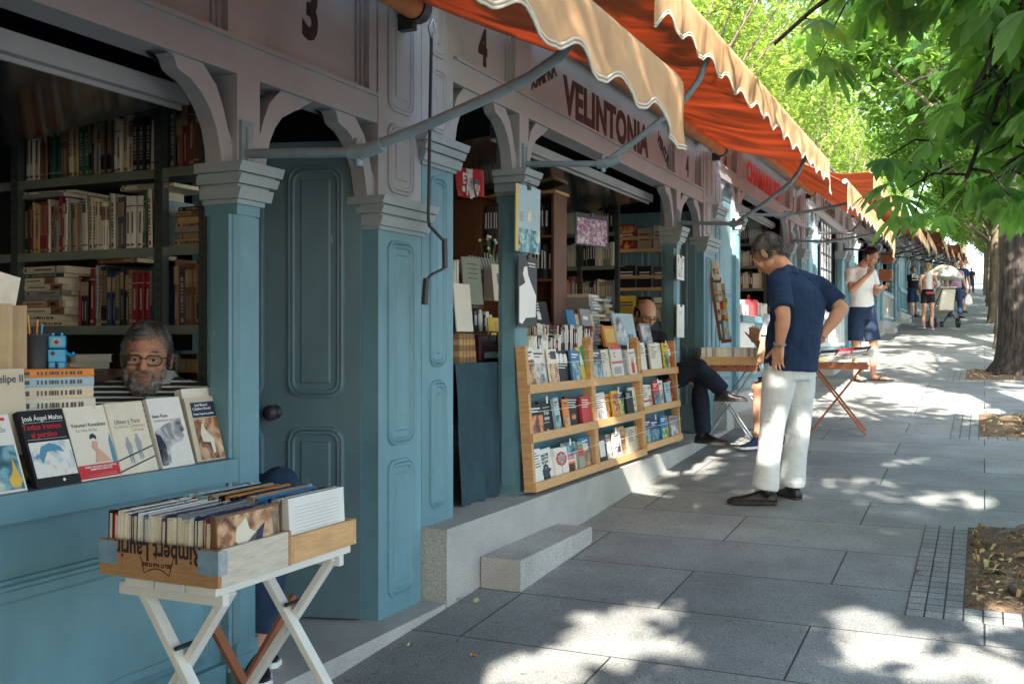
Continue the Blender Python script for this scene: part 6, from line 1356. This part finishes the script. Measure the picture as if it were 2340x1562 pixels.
p = Matrix.Translation(B1) @ Matrix.Rotation(CR, 4, 'Z') @ Vector((.215, -.34, 1.275)); mb = MB(); mb.box(-.035, .035, -.065, .065, -.004, .004, 0); mb.box(-.031, .031, -.058, .058, .004, .0046, 1); o = mb.build('phone', [M['iron'], M['gloss']], None, p, (R(28), R(10), .5), bevel=.001); tag(o, 'dark smartphone held by the man in the white t-shirt', 'phone')
strands(b, T, 'locks', M['haird'], [((0, -.024, .036), (.083, .095, .093), 1800)], (0, .5, .3), .020, 6)
strands(b, T, 'stubble', M['haird'], [((0, .034, -.066), (.060, .062, .046), 700)], (0, .2, -1), .008, 9)
# --- bearded seller behind the first counter
tb_ = at(340, 815, z=1.3746); F0 = Vector((tb_.x, tb_.y, 0)); d_ = ray(340, 815); t_ = 1.6*D; F0 = Vector((d_.x*t_, d_.y*t_, z0))
J = dict(head=(.0, -.02, CZ-40/2340*t_-z0), hrot=(R(-2), R(-3), R(180+14)), neck=(.01, .02, 1.02), chest=(.0, .06, .83), waist=(.0, .08, .62), pel=(.0, .08, .50),
  shR=(-.21, .0, .945), shL=(.21, .0, .945), elR=(-.26, -.02, .68), wrR=(-.12, -.14, .58), elL=(.27, .0, .68), wrL=(.14, -.12, .58), hipR=(-.02, .02, .47), hipL=(.06, .06, .52),
  knR=(.30, .16, .50), knL=(.470, .0, .645), anR=(.32, .14, .08), anL=(.40, -.06, .09), toeR=(.1, -.12, 0), toeL=(.05, -.16, 0), handR=((.9, -.2, -.2), (0, 0, 1), 1, .6), handL=((-.9, -.2, -.2), (0, 0, 1), 1, .6))
b, T = fig('bearded man with glasses and a striped polo sitting behind the counter of stall 3', F0, J, [shirt('stripe', .8, 1.05, -.02, .010, vs=.007), legs('jeans', .95, 1.0, .008, .016), shoes('shoe', solem='whitep'), collar('greyp', .074)], vs=.0045, skin='skint', hair='hairg', hs=1.02, hair_kind='fringe')
h = MB(); h.ball((0, .036, -.094), (.053, .048, .038), 18, 12); h.ball((0, .084, -.050), (.030, .012, .007), 12, 6)
for s_ in (-1, 1): h.ball((s_*.058, .018, -.062), (.016, .032, .036), 12, 8); h.ball((s_*.034, .070, -.070), (.010, .016, .020), 10, 8)
H_ = MB(); H_.add([T @ (Vector(v)*1.02) for v in h.v], h.f, 0, True); vox(H_, 'beard', M['beard'], b, .004, 1, .006, tx)
strands(b, T, 'whiskers', M['beard'], [((0, .040, -.092), (.058, .052, .044), 1500), ((0, .084, -.050), (.034, .014, .010), 260), ((-.058, .022, -.055), (.020, .036, .045), 260), ((.058, .022, -.055), (.020, .036, .045), 260)], (0, .3, -1), .014, 3, .0009)
strands(b, T, 'locks', M['hairg'], [((0, -.018, .042), (.080, .092, .085), 4800), ((.02, .058, .078), (.048, .026, .018), 300), ((-.076, -.006, .01), (.012, .034, .05), 250), ((.076, -.006, .01), (.012, .034, .05), 250)], (.3, -.5, -.3), .016, 4, .0009)
spectacles('dark rectangular spectacles worn by the bearded seller', F0, CR, T, 1.02)
# --- seller reading inside stall 4, legs out of its doorway
t_ = 8.3; d_ = ray(1475, 718); z1 = st1.z; F1 = Vector((d_.x*t_, d_.y*t_, z1))
J = dict(head=(.0, -.02, CZ+57/2340*t_-z1), hrot=(R(-28), 0, R(-150)), neck=(-.05, .03, .90), chest=(-.05, .05, .72), waist=(-.02, .08, .55), pel=(.0, .08, .48),
  shR=(-.22, .0, .85), shL=(.12, .08, .85), elR=(-.22, -.1, .62), wrR=(-.02, -.2, .60), elL=(.18, -.02, .62), wrL=(.08, -.2, .60), hipR=(-.02, .04, .47), hipL=(.06, .10, .50),
  knR=(.43, .02, .56), knL=(.42, -.06, .62), anR=(.46, -.06, .09), anL=(.62, -.08, .43), toeR=(.13, -.12, 0), toeL=(.12, -.03, .02), handR=((.9, -.2, .1), (0, 0, -1), 1, .6), handL=((-.9, -.2, .1), (0, 0, -1), 1, .6))
b, T = fig('seated man with glasses and dark jeans reading behind the racks of stall 4', F1, J, [shirt('blackc', .9, 1.0, -.02, 0, vs=.012), legs('darkj', 1.0, 1.0, .009, .014), shoes('shoe')], vs=.008, skin='skinf', hair='haird', hair_kind='ring')
h = MB(); h.ball((0, .046, -.078), (.052, .048, .035), 16, 10); H_ = MB(); H_.add([T @ Vector(v) for v in h.v], h.f, 0, True); vox(H_, 'beard', M['haird'], b, .006, 2)
spectacles('thin spectacles worn by the man reading inside stall 4', F1, CR, T, 1.0)
# --- woman seated behind the man in navy, only an arm, a knee and shoes in view
F2 = at(1760, 1022)
J = dict(head=(.08, .0, 1.22), hrot=(R(-20), 0, R(100)), neck=(.10, .02, 1.06), chest=(.10, .03, .88), waist=(.10, .05, .70), pel=(.10, .05, .56), shR=(.13, .18, 1.0), shL=(.04, -.13, 1.0), elR=(.0, .2, .8), wrR=(-.1, .1, .9), elL=(-.115, -.14, .74), wrL=(-.10, -.15, .905),
  hipR=(.1, .13, .53), hipL=(.08, -.03, .53), knR=(-.08, .16, .50), knL=(-.115, -.08, .50), anR=(.14, .12, .08), anL=(-.125, -.06, .08), toeR=(.02, -.14, 0), toeL=(-.12, -.08, 0), handL=((.3, .1, 1), (-.4, -.9, .1), 1, .9, .5), handR=((-.2, 0, 1), (-.6, -.8, 0), 1, .9))
b, T = fig('seated woman in lime green and dark shorts, almost hidden behind the man in navy', F2, J, [shirt('limec', .5, .9, -.04, .008, vs=.009), legs('blackc', .44, .9, .009, 0, name='shorts'), shoes('jeans', .9, solem='whitep')], vs=.007, skin='skint', hair='haird', hair_kind='short', armr=.8, legr=.85)
p = Matrix.Translation(F2) @ Matrix.Rotation(CR, 4, 'Z') @ Vector((-.055, -.17, 1.03)); mb = MB(); mb.box(-.05, .05, -.004, .004, -.09, .09); tag(mb.build('booklet', M['greyp'], None, p, (R(-8), R(12), CR)), 'small grey booklet held up in the hand behind the man in navy', 'booklet')
ch = tag(empty('folding_chair', F2+Vector((.05, .06, 0))), 'folding chair with bright legs under the seated woman in lime green', 'chair'); b = MB(); b.box(-.2, .2, -.2, .2, .44, .46); b.build('seat', M['greyp'], ch)
for s_ in (-1, 1):
    for q in (-1, 1): b = MB(); b.tube([(.2*q, .18*s_, .44), (-.2*q, .18*s_, 0)], .01, 8); b.build('leg', M['steel'], ch)
# --- walkers further up the pavement
def std(h=1.75, walk=0, turn=PI, **over):
    k = h/1.75; J = dict(head=(0, 0, 1.635), hrot=(0, 0, turn), neck=(0, .0, 1.48), chest=(0, .0, 1.28), waist=(0, 0, 1.08), pel=(0, 0, .94), shL=(.19, 0, 1.42), shR=(-.19, 0, 1.42), elL=(.25, .03, 1.14), wrL=(.26, -.04, .90), elR=(-.25, .03, 1.14), wrR=(-.26, -.04, .90),
      hipL=(.085, 0, .90), hipR=(-.085, 0, .90), knL=(.09, -.03-.10*walk, .50), knR=(-.09, -.02+.08*walk, .49), anL=(.09, .0-.20*walk, .08), anR=(-.09, .02+.24*walk, .09+.05*walk), toeL=(.02, -.16, 0), toeR=(-.02, -.16, 0))
    for a, b_ in over.items(): J[a] = b_
    if abs(turn) < 1:     # seen from behind: mirror left/right and feet
        for a in ('sh', 'el', 'wr', 'hip', 'kn', 'an'):
            if a+'L' not in over: J[a+'L'], J[a+'R'] = J[a+'R'], J[a+'L']
        if 'toeL' not in over: J['toeL'] = (-.02, .16, 0); J['toeR'] = (.02, .16, 0)
    return {a: (tuple(x*k for x in v) if a not in ('hrot', 'bare') and not a.startswith('hand') and a != 'hm' else v) for a, v in J.items()}
def at_t(px, t): d = ray(px, 775); x, y = d.x*t, d.y*t; return Vector((x, y, gz(y)))
WG = 'people walking on the pavement'
Pw = at(2120, 752)
b, T = fig('blond woman in a white vest and black shorts seen from behind pushing a pushchair', Pw, std(1.72, .25, .0, head=(.0, .02, 1.60), chest=(.0, .03, 1.27), elR=(.30, .12, 1.18), wrR=(.22, .34, 1.02), elL=(-.22, -.05, 1.16), wrL=(-.16, .2, 1.04), shL=(-.17, .02, 1.40), shR=(.18, .02, 1.40)), [shirt('tee', .1, .84, .04, .006, vs=.012, tank=True, name='vest'), legs('blackc', .28, .96, .012, 0, name='shorts'), shoes('lilac', .9, .01, solem='whitep')], vs=.011, skin='skinf', hair='hairb', hair_kind='bun', legr=.95, armr=.85, group=WG)
q = MB(); q.box(-.10, .11, -.152, -.146, .90, .95); q.build('red_lettering_band', M['red'], b)
pc = tag(empty('pushchair', Pw+Vector((.32, .75, .045)), CR), 'pale pushchair with black wheels pushed by the blond woman', 'pushchair')
for i, (x, y, r) in enumerate(((-.30, -.25, .13), (.30, -.25, .13), (.18, .48, .09), (-.18, .48, .09))):
    b = MB(); b.tube([(x-.02, y, r), (x+.02, y, r)], r, 18); w_ = b.build('wheel', M['iron'], pc); b = MB(); b.tube([(x-.024, y, r), (x+.024, y, r)], r*.3, 10); b.build('hub', M['steel'], w_)
b = MB(); b.tube([(-.22, -.55, 1.0), (-.24, -.2, .65), (-.2, .4, .15)], .014, 8); b.tube([(.22, -.55, 1.0), (.24, -.2, .65), (.2, .4, .15)], .014, 8); b.tube([(-.22, -.55, 1.0), (.22, -.55, 1.0)], .016, 8); b.tube([(-.3, -.25, .13), (-.2, .1, .5)], .012, 8); b.tube([(.3, -.25, .13), (.2, .1, .5)], .012, 8); b.build('frame', M['iron'], pc)
b = MB(); b.prism([(-.25, .45), (.25, .35), (.45, .55), (.40, .62), (.2, .46), (-.18, .58), (-.32, 1.0), (-.38, .98)], -.19, .19, 0, 'x'); b.build('seat', M['paper'], pc, bevel=.02)
b = MB(); rs = []
for i in range(9):
    a = PI*i/8*.62; rs.append([(x, -.3+.36*math.cos(a)*.9, .70+.34*math.sin(a)) for x in (-.21, -.1, 0, .1, .21)])
vs = [v for r in rs for v in r]; b.add(vs, [(i*5+j, i*5+j+1, i*5+j+6, i*5+j+5) for i in range(8) for j in range(4)], 0, True); h_ = b.build('hood', M['paper'], pc); h_.modifiers.new('t', 'SOLIDIFY').thickness = .01
# the white parasol fixed over the pushchair
pp = Pw+Vector((.24, .90, .05)); um = tag(empty('parasol', pp, CR), 'open white parasol over the pushchair, tilted towards the sun', 'parasol')
b = MB(); n = 16; rs = [[Vector((r*.50*math.cos(2*PI*k/n), r*.50*math.sin(2*PI*k/n)*1.0, 1.66-.34*r*r*(1+.06*(k % 2)))) for k in range(n)] for r in (.02, .3, .55, .8, 1)]; b.rings(rs, cap=False); c_ = b.build('canopy', M['para'], um); c_.modifiers.new('t', 'SOLIDIFY').thickness = .004; c_.rotation_euler = (0, R(6), 0)
b = MB(); b.tube([(0, 0, .8), (0, 0, 1.6)], .01, 8); b.build('pole', M['steel'], um)
Pb = at_t(2087, 34)
b, T = fig('man in a black t-shirt printed in white and blue shorts by a far stall', Pb, std(1.64), [shirt('blackc', .6, 1.05, -.01, 0, vs=.014), legs('jeans', .5, 1.05, .014, 0, name='shorts'), shoes('shoe', 1, .012)], vs=.014, skin='skin', hair='haird', group=WG)
me = text_mesh('Rip', .20, bold=.006, ext=.002); me.materials.append(M['whitep']); put('shirt_print', me, b, (.02, -.152, 1.34), (R(90), 0, 0))
q = MB(); q.box(-.1, .14, -.154, -.150, 1.20, 1.225); q.build('shirt_print', M['whitep'], b)
Pl = at_t(2183, 32.0)
b, T = fig('stout man in a lilac sweater and dark jeans walking towards the camera', Pl, std(1.76, .8, PI, elL=(.27, .02, 1.14), wrL=(.32, -.08, .90)), [shirt('lilac', .55, 1.12, .0, 0, vs=.015, belly=.05), legs('jeans', .96, 1.08, .015, 0, cuff=.075), shoes('shoe', 1, .012)], vs=.013, skin='skint', hair='hairg', hair_kind='thin', group=WG)
pb_ = Pl+Vector((.36, .12, .62)); b = MB(); b.prism([(-.13, -.16), (0, -.22), (.13, -.16), (.11, .02), (.03, .14), (-.03, .14), (-.10, .02)], -.05, .05, 0, 'y'); tag(b.build('carrier_bag', M['white_paper'], None, pb_, (0, 0, CR), bevel=.02), 'white plastic carrier bag hanging from the hand of the man in lilac', 'bag')
b, T = fig('man in a navy shirt half hidden behind the man in the lilac sweater', at_t(2197, 36), std(1.84), [shirt('navy', .6, 1.0, 0, 0, vs=.016), legs('shortn', .5, 1, .016, 0, name='shorts'), shoes('shoe', 1, .014)], vs=.016, skin='skin', hair='hairg', group=WG)
b, T = fig('person in dark clothes farthest up the pavement, beside the slim trunks', at_t(2220, 70), std(1.74, .3), [shirt('blackc', .6, 1.0, 0, 0, vs=.025), legs('shortn', .96, 1, .025, 0), shoes('shoe', 1, .02)], vs=.024, skin='skin', hair='haird', group=WG)
b, T = fig('person in light shorts walking behind the pushchair', at_t(2166, 42), std(1.68, .4), [shirt('greyp', .6, 1.0, 0, 0, vs=.02), legs('tee', .5, 1, .02, 0, name='shorts'), shoes('shoe', 1, .018)], vs=.018, skin='skinf', hair='haird', group=WG)
